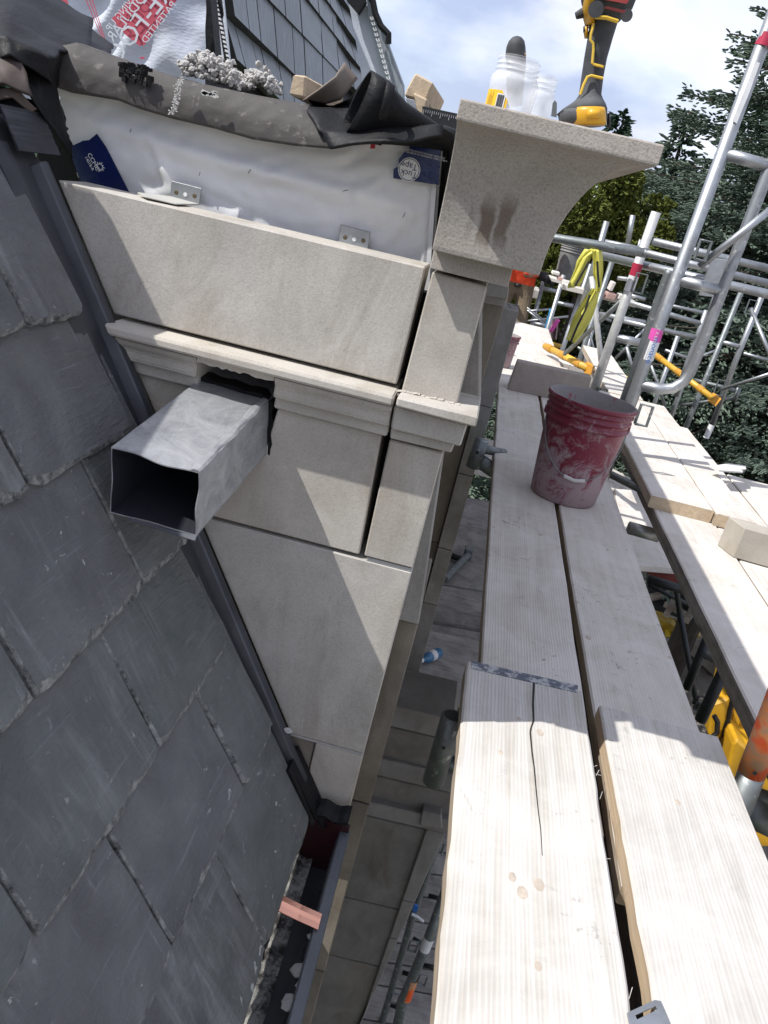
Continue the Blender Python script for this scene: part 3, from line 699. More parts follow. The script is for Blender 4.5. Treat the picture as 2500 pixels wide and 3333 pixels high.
for px, py, dx, dy in ((425, 425, 4, 12), (650, 566, 3, 12), (812, 558, 8, 14), (1125, 620, 18, 4), (1315, 700, 8, 16)):
    a_, b_ = P(px - dx / 2, py + dy / 2, Y=YR - .014), P(px + dx / 2, py - dy / 2, Y=YR - .014); g = G(); g.tube([a_, b_], .0007, 6); g.out('staple', GALV_D, ww)
def bracket(tl, tr, br, bl, foot, lab):
    th = thing('angle_bracket', P(*foot[0], Y=1.24), lab, 'bracket', 'metal angle brackets fixing the stone slab')
    y = YR - .017; q = [P(*k, Y=y) for k in (tl, tr, br, bl)]
    g = G(); g.extr(q, (0, .0022, 0)); g.out('upright_plate', GALV, th, bev=.0006)
    e = (q[1] - q[0]); d_ = q[3] - q[0]
    for s_ in (.2, .8):
        c = q[0] + e * s_ + d_ * .62 if s_ < .5 else q[0] + e * s_ + d_ * .55
        g = G(); g.lathe(c + Vector((0, .001, 0)), [(.0035, -.0005), (.0035, .0012), (.0015, .0018)], 12, (0, -1, 0), cap=True); sc = g.out('screw', m_flat('brass screw', (.16, .13, .08), .4, .8), th)
    g = G(); g.lathe(q[0] + e * .5 + d_ * .6 + Vector((0, -.0006, 0)), [(.0032, 0), (.0032, .0004)], 12, (0, -1, 0), cap=True); g.out('screw_hole', WHITE, th)
    z = q[3].z + .001; a, b = q[3], q[2]
    f0 = P(*foot[1], Z=z); 
    g = G(); dpt = Vector((-.012, -(y - 1.195), 0)); g.extr([a, b, b + dpt + Vector((.012, 0, 0)), lerp(a, b, .45) + dpt * 1.15, a + dpt * .8 + Vector((-.01, 0, 0))], (0, 0, .002)); g.out('base_plate', m_simple('thinset smeared steel', (.55, .54, .50), .7, .1, 60, .4, .35), th, bev=.0005)
    return th
bracket((558, 588), (656, 613), (648, 668), (553, 642), ((590, 655), (590, 655)), 'galvanised angle bracket on the white wrap, nearer the slate roof')
bracket((1108, 730), (1206, 755), (1197, 814), (1102, 790), ((1140, 800), (1140, 800)), 'galvanised angle bracket on the white wrap, nearer the corner cornice block')

def poly_sheet(name, pxs, m, par, th=.004, smooth=False):
    """pxs: rows of (px,py,Y)"""
    rows = [[P(a, b, Y=y) for a, b, y in r] for r in pxs]; nv = len(rows) - 1; nu = len(rows[0]) - 1
    def fn(s, t):
        i = min(int(s * nu), nu - 1); j = min(int(t * nv), nv - 1); a, b = s * nu - i, t * nv - j
        p = lerp(lerp(rows[j][i], rows[j][i + 1], a), lerp(rows[j + 1][i], rows[j + 1][i + 1], a), b)
        return p + Vector((0, .012 * noise.noise(p * 14) + .004 * noise.noise(p * 50), .006 * noise.noise(p * 22 + Vector((5, 0, 0)))))
    v, f = grid(fn, nu * 8, nv * 8); o = emit(name, v, f, m, par, smooth=True); o.modifiers.new('th', 'SOLIDIFY').thickness = th; return o
# membrane draped over the parapet top
mb = thing('roof_membrane', P(700, 330, Y=1.28), 'stiff grey roofing membrane folded over the top of the white wrapped parapet', 'membrane')
MT = [(195, 150), (250, 138), (330, 168), (420, 200), (520, 235), (640, 268), (770, 296), (880, 318), (1000, 338), (1060, 390), (1130, 440)]
MBt = [(188, 285), (230, 300), (330, 316), (385, 326), (450, 352), (560, 385), (700, 418), (820, 452), (950, 472), (1075, 483), (1150, 462)]
def mf(a, b):
    t = pl(MT, a); q = pl(MBt, a); y = lerp(1.285, 1.268 - .03 * max(0, a - .6) / .4, b ** .6) - .006 * math.sin(b * math.pi)
    p = P(lerp(t[0], q[0], b), lerp(t[1], q[1], b), Y=y)
    return p + Vector((0, .0012 * noise.noise(Vector((a * 25, b * 5, 2))), 0))
v, f = grid(mf, 90, 14); k = len(v)
v2 = [p + Vector((0, .004, -.0005)) for p in v]; nu, nv = 90, 14
per = [i for i in range(nu + 1)] + [(nu + 1) * (j + 1) + nu for j in range(nv)] + [(nu + 1) * nv + i for i in range(nu - 1, -1, -1)] + [(nu + 1) * j for j in range(nv - 1, 0, -1)]
emit('folded_sheet', v + v2, f + [tuple(i + k for i in q[::-1]) for q in f] + [(per[i], per[(i + 1) % len(per)], per[(i + 1) % len(per)] + k, per[i] + k) for i in range(len(per))], MEMB, mb, smooth=True)
# top of the parapet behind the fold
def topf(a, b):
    t = pl(MT, min(a, 1)); p = P(*t, Y=1.285); return p + Vector((0, b * .12, .006 * math.sin(b * 3) - .01 * b))
v, f = grid(topf, 40, 4); emit('top_sheet', v, f, MEMB, mb, smooth=True)
# tar patch and pits on it
g = G(); 
for k in range(60):
    a_ = random.random(); px, py = 400 + 90 * a_ + jit(8), 205 + 18 * a_ + abs(random.gauss(0, 22)); p = P(px, py, Y=1.262)
    g.obox(p, (1, jit(.4), jit(.5)), (jit(.3), 1, 0), (0, jit(.3), 1), .0035 + jit(.001), .003, .003 + jit(.001))
g.out('torn_tar_patch', BLACKM, mb)
MORTS = m_flat('white mortar smear', (.62, .61, .58), .9)
for k in range(22):
    p = P(690 + jit(22), 309 + jit(6) + 0, Y=1.262); g = G(); g.obox(p + Vector((0, -.010, 0)), (1, 0, -.25), (0, 1, 0), (.25, 0, 1), .004 + jit(.003), .001, .0012); tag(g.out('mortar_smear', MORTS, mb), kind='stuff') if k == 0 else g.out('mortar_smear', MORTS, mb)
g = G()
for k in range(170):
    t_ = random.random(); p = P(lerp(592, 560, t_) + random.gauss(0, 6), lerp(248, 372, t_), Y=1.252); g.obox(p, (1, 0, 0), (0, 1, 0), (0, 0, 1), .0007, .002, .0007)
tag(g.out('mortar_dust', MORTS, mb), kind='stuff')
poly_sheet('black_strip', [[(1050, 425, 1.245), (1250, 415, 1.24), (1440, 412, 1.25)], [(1078, 482, 1.232), (1250, 458, 1.20), (1440, 447, 1.235)]], BLACKM, mb)
poly_sheet('black_top', [[(990, 345, 1.275), (1130, 345, 1.30), (1300, 370, 1.31), (1440, 410, 1.31)], [(1040, 430, 1.25), (1130, 440, 1.25), (1280, 435, 1.26), (1440, 440, 1.27)]], BLACKM, mb)
# curled end: open cone of membrane, loose flap
def arcsheet(name, secs, m, n=22, th=.003):
    """secs: (centre, axis_u, axis_w, r_u, r_w, a0, a1)"""
    v = []; 
    for (c, u, w, ru, rw_, a0, a1) in secs:
        for k in range(n + 1):
            a = lerp(a0, a1, k / n); v.append(Vector(c) + Vector(u) * (math.cos(a) * ru) + Vector(w) * (math.sin(a) * rw_))
    f = [(j * (n + 1) + i, j * (n + 1) + i + 1, (j + 1) * (n + 1) + i + 1, (j + 1) * (n + 1) + i) for j in range(len(secs) - 1) for i in range(n)]
    o = emit(name, v, f, m, mb, smooth=True); md = o.modifiers.new('th', 'SOLIDIFY'); md.thickness = th; return o
Yc = 1.26
def sec(c, up_px, side_px, y, a0, a1, dep=.0):
    C = P(*c, Y=y); U = P(*up_px, Y=y) - C; S_ = P(*side_px, Y=y) - C
    return (C, U, S_ + Vector((0, dep, 0)), 1, 1, a0, a1)
# big roll opening on the left (1120..1190, 240..430), tapering down right to (1470,480)
arcsheet('rolled_sheet', [sec((1155, 345), (1195, 240), (1105, 385), 1.24, -2.9, 2.75, .03), sec((1215, 365), (1250, 268), (1180, 400), 1.25, -2.9, 2.9, .04), sec((1300, 405), (1325, 345), (1280, 430), 1.27, -3.0, 3.0, .035), sec((1400, 440), (1415, 405), (1390, 460), 1.28, -3.1, 3.1, .025), sec((1470, 465), (1476, 440), (1462, 480), 1.29, -3.1, 3.1, .02)], BLACKM)
arcsheet('rolled_sheet', [sec((1235, 372), (1257, 272), (1205, 412), 1.235, -2.2, 2.2, .045), sec((1262, 385), (1283, 296), (1235, 425), 1.24, -2.2, 2.2, .045)], BLACKM)
BRN = m_simple('brown membrane underside', (.17, .135, .105), .7, 0, 60, .3, .3)
def flapf(a, b):
    lo = pl([(1000, 325), (1060, 340), (1110, 325), (1165, 255)], a); hi = pl([(985, 330), (1050, 285), (1095, 250), (1122, 202)], a)
    return P(lerp(lo[0], hi[0], b), lerp(lo[1], hi[1], b), Y=1.30 + .05 * a - .03 * math.sin(a * 3) * b)
v, f = grid(flapf, 18, 6); o = emit('loose_flap', v, f, BRN, mb, smooth=True); o.modifiers.new('th', 'SOLIDIFY').thickness = .0025
def innerf(a, b):
    lo = pl([(1000, 325), (1040, 370), (1100, 420), (1130, 445)], a); hi = pl([(1000, 325), (1080, 345), (1140, 320), (1180, 262)], a)
    return P(lerp(lo[0], hi[0], b), lerp(lo[1], hi[1], b), Y=1.285 + .05 * math.sin(b * 3))
v, f = grid(innerf, 14, 10); o = emit('sheet_inside', v, f, BLACKM, mb, smooth=True)
# lumpy insulation / mortar on top
LUMP = m_simple('crumbly pale mortar', (.52, .50, .47), .95, 0, 150, .8, .35, bdist=.004)
def crumbs(name, pts, label):
    th = []; g = G()
    for k in range(480):
        t = random.random(); q = pl(pts, t); r = random.uniform(.0012, .0052); c = P(q[0] + random.gauss(0, 12), q[1] - abs(random.gauss(0, 16)) + 6, Y=1.325 + jit(.03))
        bm = bmesh.new(); bmesh.ops.create_icosphere(bm, subdivisions=1, radius=r)
        g.add([Vector(c) + q_.co * (1 + 1.0 * noise.noise(q_.co * 200 + Vector((k, 0, 0)))) for q_ in bm.verts], [tuple(x.index for x in p.verts) for p in bm.faces]); bm.free()
    return tag(g.out(name, LUMP), label, 'rubble', kind='stuff')
crumbs('crumbled_mortar', [(605, 215), (640, 200), (700, 215), (740, 235), (770, 265)], 'pale crumbly mortar heaped on the membrane fold')
crumbs('crumbled_mortar', [(610, 235), (680, 245), (740, 265), (800, 285)], 'lower row of pale mortar crumbs along the membrane fold')
crumbs('crumbled_mortar', [(805, 280), (830, 255), (865, 262), (890, 300)], 'smaller pile of pale mortar crumbs beside the timber end')
# black parapet core & folded black sheets at far left
core = tag(emit('parapet_core', *(lambda g: (g.v, g.f))(G().hexa([(-.9, 1.345, -1.0), (-.10, 1.345, -1.0), (-.10, 1.6, -1.0), (-.9, 1.6, -1.0), (-.75, 1.345, -.02), (-.085, 1.345, .075), (-.085, 1.6, .075), (-.75, 1.6, -.02)])), BLACKM), 'black timber core of the parapet behind the white wrap', 'wall')
bk = thing('black_sheeting', P(90, 200, Y=1.2), 'crumpled black and brown sheeting over the roof edge at the upper left', 'sheeting')
BRN2 = m_simple('rust brown sheet', (.085, .06, .05), .7, 0, 30, .5, .5)
poly_sheet('black_sheet', [[(-250, -120, 1.30), (60, -60, 1.42), (160, -30, 1.5), (300, 60, 1.5)], [(-250, 60, 1.2), (30, 60, 1.22), (130, 110, 1.26), (290, 160, 1.34)], [(-250, 160, 1.15), (20, 110, 1.16), (180, 190, 1.18), (210, 170, 1.27)], [(-250, 320, 1.15), (40, 170, 1.15), (160, 260, 1.19), (190, 290, 1.28)]], BLACKM, bk)
poly_sheet('brown_sheet', [[(-250, 130, 1.17), (0, 120, 1.17), (45, 125, 1.17)], [(-250, 250, 1.14), (0, 220, 1.14), (95, 240, 1.16)], [(-250, 330, 1.12), (0, 275, 1.13), (110, 310, 1.15)]], BRN2, bk)
poly_sheet('black_sheet', [[(30, 120, 1.20), (100, 180, 1.21), (180, 180, 1.23)], [(60, 200, 1.19), (130, 260, 1.2), (190, 300, 1.25)], [(110, 300, 1.17), (160, 360, 1.2), (215, 420, 1.25)], [(150, 360, 1.18), (190, 460, 1.22), (240, 520, 1.26)]], BLACKM, bk)
poly_sheet('black_sheet', [[(-120, 260, 1.16), (20, 300, 1.17), (70, 320, 1.18), (130, 330, 1.2)], [(-120, 380, 1.12), (5, 350, 1.145), (60, 345, 1.16), (150, 400, 1.2)], [(-120, 520, 1.08), (-20, 470, 1.10), (20, 430, 1.13), (40, 420, 1.14)]], BLACKM, bk)
poly_sheet('brown_sheet', [[(-60, 290, 1.13), (60, 290, 1.15), (130, 350, 1.17)], [(-60, 330, 1.12), (40, 315, 1.14), (110, 362, 1.165)]], BRN2, bk)
# behind: rounded black edge against the upper wrap
poly_sheet('black_sheet', [[(40, -40, 1.75), (150, 5, 1.8), (260, 60, 1.8), (370, 150, 1.7)], [(20, 60, 1.4), (130, 90, 1.45), (240, 130, 1.45), (350, 172, 1.4)], [(0, 140, 1.25), (120, 150, 1.3), (230, 170, 1.3), (330, 190, 1.3)]], BLACKM, bk)

# ------------------------------------------------------------------ upper roof beyond
th80 = rad(80); UN = Vector((math.sin(th80), 0, math.cos(th80))); US = Vector((math.cos(th80), .07, -math.sin(th80))).normalized(); UD = 1.4
def UP(px, py, w=0):
    d = ray(px, py); return d * ((-UD + w) / d.dot(UN))
def usolve(p): return p
upr = thing('upper_slate_roof', UP(1000, 300), 'upper roof slope of dark slates in slanting courses against the sky', 'roof')
SL2 = m_simple('blue grey slate face', (.27, .30, .325), .5, 0, 40, .4, .35, stretch=(4, 4, 1), vscale=9)
SLE = m_simple('dark slate edge', (.030, .033, .030), .8, 0, 80, .8, .5, bdist=.005)
LINES = [[(640, -190), (708, -60), (845, 10 + 190)], ]
# course lower edges as pixel lines (left end, right end), top to bottom
CL = [((1080, -90), (1130, -20)), ((1093, -30), (1141, 68)), ((1045, 5), (1163, 170)), ((974, 5), (1143, 215)), ((839, 0), (1100, 265)), ((722, 48), (960, 270)), ((655, 120), (900, 345))]
CL = [((1060, -160), (1120, -90)), ((1040, -80), (1141, 68)), ((1000, -50), (1163, 170)), ((930, -55), (1175, 250)), ((790, -52), (1195, 350)), ((722, 48), (1075, 380)), ((730, 190), (1000, 430))]
def onl(L, t): return (lerp(L[0][0], L[1][0], t), lerp(L[0][1], L[1][1], t))
for ci in range(1, len(CL)):
    A_, B_ = CL[ci - 1], CL[ci]
    nsl = 6 if ci < 4 else 7
    ks = sorted([0] + [max(.02, min(.97, (i + jit(.25)) / nsl)) for i in range(1, nsl)] + [1])
    for a, b in zip(ks, ks[1:]):
        bl, br = onl(B_, a), onl(B_, b); g_ = (b - a) * .05
        bl = onl(B_, a + g_)
        pbl, pbr = UP(*bl), UP(*br)
        ta = UP(*onl(A_, a + g_)); tb = UP(*onl(A_, b))
        dl, dr = (ta - pbl), (tb - pbr); L_ = 1.12
        # keep the slate sides along the slope
        dl = -US * dl.length * 1.1; dr = -US * dr.length * 1.1
        w0_, w1_ = UN * .06, UN * .004
        g = G(); g.hexa([pbl, pbr, pbr + dr, pbl + dl, pbl + w0_, pbr + w0_, pbr + dr + w1_, pbl + dl + w1_]); o = g.out('slate', SL2, upr)
        o.data.materials.append(SLE)
        for poly in o.data.polygons:
            if abs(poly.normal.dot(UN)) < .6: poly.material_index = 1
pw = thing('upper_wrap_wall', UP(450, 60), 'upper wall in white house wrap with red printed lettering', 'wall')
def upoly(name, pxs, m, par, w=0, th=.01):
    g = G(); q = [UP(*k, w) for k in pxs]; g.extr(q, -UN * th); return g.out(name, m, par)
upoly('underlay', [(1090, -150), (1155, -60), (1310, 330), (1230, 420), (1080, 400), (640, 300), (640, -150)], BLACKM, upr, w=-.02)
YU = 2.1
def _wrap2(nt, bs):
    n = N(nt); v = n.coord(rnd=False)
    c = n.vor(n.coord((1, 1, 2.4), rnd=False), 75)
    nt.links.new(n.mix(n.ramp(n.noise(v, 5, 4), [(.3, 0), (.7, 1)]), (.46, .50, .57), (.58, .61, .66)), bs.inputs['Base Color']); bs.inputs['Roughness'].default_value = .8; bs.inputs['Specular IOR Level'].default_value = .15
    n.bump(bs, n.mix(.6, c, n.noise(v, 6, 4)), .3, .006)
WRAP2 = mat('dimpled house wrap greyed for shade', _wrap2)  # white wrap greyed in its colour to stand in for shade up here
def uwf(a, b):
    x = lerp(60, 668, a); y = lerp(-260, 330, b); p = P(x, y, Y=YU + .1 * a)
    return p + Vector((0, .02 * noise.noise(Vector((a * 5, b * 5, 0))) + .010 * math.sin((a + b * .8) * 26) * math.exp(-((a - .45) / .25) ** 2), 0))
v, f = grid(uwf, 70, 50); emit('house_wrap', v, f, WRAP2, pw, smooth=True)
def uprint(pxs, m, name='red_print', dy=-.045):
    g = G(); g.extr([P(*q, Y=YU + dy) for q in pxs], (0, .001, 0)); return g.out(name, m, pw)
PINKR = m_flat('faded red print', (.50, .07, .11), .6)
WP = m_flat('pale wrap print', (.55, .58, .62), .6)
uprint([(362, 62), (440, -20), (590, -20), (575, 0), (478, 135), (468, 148), (452, 148), (405, 110), (395, 98)], PINKR)
da = dirp((560, 20), (440, 130), YU); da = dirp((545, 25), (480, 108), YU); ua = dirp((500, 70), (470, 45), YU)
text_mesh('printed_lettering', 'PATENTED', WP, pw, P(517, 74, Y=YU - .05), da, ua, .023)
text_mesh('printed_lettering', 'CURE-FOOT', WP, pw, P(474, 52, Y=YU - .05), da, ua, .062)
text_mesh('printed_lettering', 'MODULAR', WP, pw, P(424, 42, Y=YU - .05), da, ua, .032)
text_mesh('printed_lettering', 'LIVING UP', WP, pw, P(395, 40, Y=YU - .05), da, ua, .022)
for x0 in (0, 12, 22):
    uprint([(270 + x0, -20), (273 + x0, -20), (342 + x0 * .3, 145), (340 + x0 * .3, 145)], PINKR)
uprint([(170, -10), (215, -10), (222, 10), (228, 60), (205, 20), (180, 8), (172, 25)], PINKR)
uprint([(455, 186), (470, 184), (470, 191), (457, 192)], PINKR)
# batten, strip and the slotted metal edge
bt = tag(emit('black_batten', *(lambda g: (g.v, g.f))(G().extr([P(*q, Y=2.25) for q in ((640, -200), (668, -200), (702, 190), (685, 190), (672, 120))], (0, .05, 0))), BLACKM), 'rough black batten between the red printed wrap and the upper slates', 'batten')
edge = thing('slotted_edge_strip', P(720, 100, Y=2.5), 'white slotted metal edge strip at the left end of the upper slates', 'edge strip')
g = G(); g.extr([P(*q, Y=2.45) for q in ((672, -200), (706, -200), (748, 195), (700, 195))], (0, .01, 0)); g.out('wrap_strip', WRAP2, edge)
g = G(); g.extr([P(*q, Y=2.40) for q in ((690, -60), (713, -60), (726, 45), (722, 60), (744, 195), (730, 195))], (0, .008, 0)); g.out('edge_backing', BLACKM, edge)
for k in range(15):
    t = k / 14; x, y = lerp(692, 738, t), lerp(-20, 190, t); g = G(); g.extr([P(*q, Y=2.39) for q in ((x, y), (x + 9, y + 3), (x + 11, y + 11), (x + 1, y + 8))], (0, .006, 0)); g.out('edge_tooth', WHITE, edge)
for k, tx in enumerate(('M', 'E')): pass
rgt = thing('roof_verge', UP(1240, 200), 'white underlay strip and black curved hip edge at the right end of the upper slates', 'verge')
g = G(); g.extr([P(*q, Y=5.2) for q in ((1120, -150), (1150, -60), (1135, 8), (1170, 200), (1183, 290), (1260, 330), (1282, 300), (1232, 130), (1205, 10), (1190, -60))], (0, .1, 0)); g.out('white_underlay', WRAP2, rgt)
g = G(); g.extr([P(*q, Y=5.1) for q in ((1095, -140), (1170, -90), (1190, 5), (1165, 45), (1130, 5))], (0, .05, 0)); g.out('black_cap', BLACKM, rgt)
g = G(); g.extr([P(*q, Y=5.15) for q in ((1190, -60), (1200, 60), (1250, 210), (1290, 320), (1312, 330), (1310, 270), (1262, 140), (1262, 112), (1235, 85), (1218, 40), (1215, -10))], (0, .1, 0)); g.out('hip_slates', SL2, rgt)
rs = []
for (x, y) in ((1190, -40), (1214, 5), (1222, 45), (1240, 85), (1265, 112), (1264, 142)): rs.append(P(x, y, Y=5.08))
g = G(); g.tube(rs, .018, 8); g.out('hip_edge', BLACKM, rgt)
for k in range(14):
    t = k / 13; x, y = lerp(1205, 1268, t), lerp(55, 285, t); g = G(); g.tube([P(x, y, Y=5.1), P(x + 4, y + 9, Y=5.1), P(x + 11, y + 8, Y=5.1), P(x + 7, y - 1, Y=5.1)], .004, 5); g.out('clip', WHITE, rgt)
g = G(); g.hexa([(-3, 5.6, -1), (-.7, 5.6, -1), (-.7, 8, -1), (-3, 8, -1), (-3, 5.6, .8), (-.75, 5.6, .8), (-.75, 8, .8), (-3, 8, .8)]); 
# timber ends behind the membrane
def block(name, front, d, m, lab, y, m2=None):
    q = [P(*k, Y=y) for k in front]; g = G(); g.extr(q, d); return tag(g.out(name, m, bev=.0025), lab, 'timber')
block('timber_offcut', [(952, 240), (996, 245), (990, 318), (938, 308)], (.05, .06, -.012), ENDW, 'sawn timber end standing left of the curled membrane flap', 1.33)
block('timber_offcut', [(1325, 285), (1352, 236), (1412, 270), (1385, 330), (1315, 312)], (.012, .12, -.01), ENDW, 'sawn timber end with growth rings standing right of the curled membrane roll', 1.45)
block('timber_stud', [(1345, 300), (1392, 322), (1378, 385), (1360, 372)], (.0, .04, 0), ENDW, 'short upright timber below the ringed timber end beside the cornice', 1.44)
g = G(); g.extr([P(*q, Y=1.42) for q in ((1318, 318), (1350, 325), (1358, 370), (1345, 368))], (0, .003, 0)); tag(g.out('angle_bracket', GALV, bev=.0008), 'galvanised angle bracket screwed to the timber end beside the cornice', 'bracket', 'metal angle brackets fixing the stone slab')
q = [P(*k, Y=1.43) for k in ((1375, 345), (1500, 372), (1492, 440), (1375, 405))]; g = G(); g.extr(q, (0, .05, 0)); bx = thing('black_level', q[0], 'black ledge with fine ruler ticks behind the corner cornice', 'ledge')
g.out('body', m_flat('black plastic', (.012, .012, .013), .4), bx)
g = G()
for k in range(17):
    a = lerp(q[0], q[1], (k + 1) / 18) + Vector((0, -.001, -.004)); g.box((a.x, a.y, a.z - (.004 if k % 4 else .008)), (a.x + .0004, a.y + .0005, a.z))
g.out('ruler_ticks', WHITE, bx)
fb = tag(emit('crumpled_membrane', *(lambda g: (g.v, g.f))(G().tube([P(1400, 440, Y=1.31), P(1440, 445, Y=1.31), P(1472, 455, Y=1.31), P(1478, 500, Y=1.32), P(1460, 560, Y=1.33), P(1448, 640, Y=1.34), P(1430, 760, Y=1.34)], [.012, .016, .018, .013, .010, .008, .006], 10)), BLACKM, smooth=True), 'crumpled black membrane edge tucked between the wrap and the cornice', 'membrane')

# ------------------------------------------------------------------ scaffold planks
SIDEW = m_wood('plank side grain', (.40, .33, .25), (.26, .20, .14), .15, gs=1.6)
SIDET = m_wood('tan plank side', (.52, .40, .27), (.34, .25, .16), .1, gs=1.6)
SIDEG = m_wood('rough grey plank side', (.22, .20, .175), (.11, .10, .085), .2, gs=1.6)
def plank(x0, x1, y0, y1, zt, lab, m=WOODF, t=.038, end=ENDW, grp='scaffold planks of the upper deck', skew=0, name='scaffold_plank', seg=24, chip=.0015, bev=.004, side=None):
    o_ = (lerp(x0, x1, .5), y0, zt - t)
    rs = []
    for k in range(seg + 1):
        y = lerp(y0, y1, k / seg); s = skew * k / seg; a, b = x0 + s + jit(chip), x1 + s + jit(chip)
        if k == 0: pass
        rs.append([(a + bev, y, zt), (b - bev, y, zt + 0), (b, y, zt - bev), (b, y, zt - t + bev), (b - bev, y, zt - t), (a + bev, y, zt - t), (a, y, zt - t + bev), (a, y, zt - bev)])
    g = G(); g.rings(rs)
    th = thing(name, o_, lab, 'plank', grp); bo = g.out('board', m, th)
    bo.data.materials.append(side or SIDEW); bo.data.materials.append(end)
    for p_ in bo.data.polygons:
        if abs(p_.normal.x) > .8: p_.material_index = 1
        elif abs(p_.normal.y) > .8: p_.material_index = 2
    return th
ZP = -.85
xa, xb_ = P(1430, 3333, Z=ZP).x, P(1510, 2150, Z=ZP).x
p1 = plank(.150, .390, .45, P(1520, 2150, Z=ZP).y, ZP, 'clean bright plank nearest the camera with a long crack and a metal end band', WOODN)
ye = P(1520, 2150, Z=ZP).y
p2 = plank(.421, .662, .45, P(1996, 2307, Z=ZP).y, ZP, 'near right plank with a raised tan side edge, right of the long gap', m_wood('near dusty plank', (.51, .49, .455), (.39, .365, .33), .5), side=SIDET)
p3 = plank(.186, .408, 1.1, 4.95, ZP - .039, 'long dusty plank under the clean plank, nearest the stone wall', WOODF, skew=.01)
p4 = plank(.424, .652, 1.0, 5.6, ZP - .039, 'long dusty plank carrying the red bucket on its edge, right of the gap', WOODF, skew=.01)
plank(.30, .53, .45, 4.6, ZP - .20, 'added dark board standing in for the shade under the gap between the upper deck planks', m_wood('shade dark gap board', (.07, .055, .045), (.04, .03, .025), .05), grp='added boards under the upper deck')  # added near-black board, fills the gap where there is only shade
# metal band, crack, knots, splinters
def zbox(name, pts, z, h, m, par, bev=0): g = G(); g.extr([P(a, b, Z=z) for a, b in pts], (0, 0, h)); return g.out(name, m, par, bev=bev)
def _band(nt, bs):
    n = N(nt); v = n.coord(rnd=False)
    nt.links.new(n.mix(n.ramp(n.noise(v, 60, 5, .7), [(.48, 0), (.56, 1)]), (.10, .11, .14), (.42, .42, .42)), bs.inputs['Base Color']); bs.inputs['Roughness'].default_value = .5; bs.inputs['Metallic'].default_value = .4
    n.bump(bs, n.noise(v, 120, 3), .5, .002)
zbox('metal_end_band', [(1533, 2152), (1881, 2232), (1879, 2256), (1535, 2177)], ZP, .0012, mat('corroded band', _band), p1)
DARK = m_flat('dark crack', (.02, .018, .015), .9)
g = G(); pc = [(1738, 2222), (1735, 2290), (1737, 2345), (1728, 2372), (1726, 2385), (1732, 2450), (1739, 2500), (1745, 2570), (1752, 2640), (1760, 2700), (1765, 2785)]
for k in range(len(pc) - 1):
    w = 3.2 * (1 - k / len(pc)) + .6; a, b = pc[k], pc[k + 1]; g.extr([P(a[0] - w, a[1], Z=ZP), P(a[0] + w, a[1], Z=ZP), P(b[0] + w * .8, b[1], Z=ZP), P(b[0] - w * .8, b[1], Z=ZP)], (0, 0, .0006))
g.out('split', DARK, p1)
KN = m_simple('knot wood', (.52, .45, .37), .85, 0, 90, .5, .35, vscale=60)
def knots(par, lst, z):
    for px, py, r in lst:
        c = P(px, py, Z=z); g = G(); g.lathe(c, [(r, -.0002), (r * .98, .0003), (r * .5, .0008), (.0001, .0008)], 14, cap=True)
        for i in range(len(g.v)): g.v[i].y = c.y + (g.v[i].y - c.y) * 1.5
        g.out('knot', KN, par)
knots(p1, [(1690, 2340, .004), (1758, 2385, .007), (1700, 2905, .008), (1668, 2855, .006), (1755, 2880, .008), (1630, 2450, .004), (1752, 3145, .005)], ZP)
knots(p2, [(2206, 2612, .005)], ZP)
knots(p4, [(1915, 2075, .007), (1880, 1960, .005), (2180, 2140, .005)], ZP - .039); knots(p3, [(1760, 1740, .007), (1720, 1672, .004), (2040, 1790, .004)], ZP - .039)
g = G()
for k in range(7):
    t = random.random(); x, y = (1905, 2400) if random.random() < .5 else (1990, 2600); p = Vector((.391 + jit(.002), random.uniform(.7, 1.25), ZP - .003)); g.tube([p, p + Vector((.006 + jit(.008), .008 + jit(.015), .001 + jit(.003)))], .0005, 4)
tag(g.out('splinters', WOODN, p1), kind='stuff')
# galvanised plate at the bottom edge
pt = thing('slotted_steel_plate', P(2100, 3300, Z=ZP), 'galvanised slotted plate lying across the plank gap at the bottom', 'plate')
g = G(); o4 = [(2040, 3300), (2130, 3258), (2150, 3262), (2185, 3345), (2160, 3440), (2070, 3440)]; i4 = [(2066, 3308), (2132, 3278), (2138, 3290), (2072, 3322)]
q = [P(a, b, Z=ZP + .003) for a, b in o4]; zi = [P(a, b, Z=ZP + .003) for a, b in i4]
v = q + zi; v += [p + Vector((0, 0, .002)) for p in v]; n_ = 10
fs = [(0, 1, 7, 6), (1, 2, 8, 7), (2, 3, 9, 8), (3, 4, 9), (4, 5, 9), (5, 0, 6, 9)]
fs = [(0, 1, 7, 6), (1, 2, 8, 7), (2, 3, 4, 9, 8), (4, 5, 0, 6, 9)]
F2 = fs + [tuple(i + 10 for i in t[::-1]) for t in fs] + [(i, (i + 1) % 6, (i + 1) % 6 + 10, i + 10) for i in range(6)] + [(6 + i, 6 + (i + 1) % 4, 16 + (i + 1) % 4, 16 + i) for i in range(4)]
emit('plate', v, F2, GALV, pt)
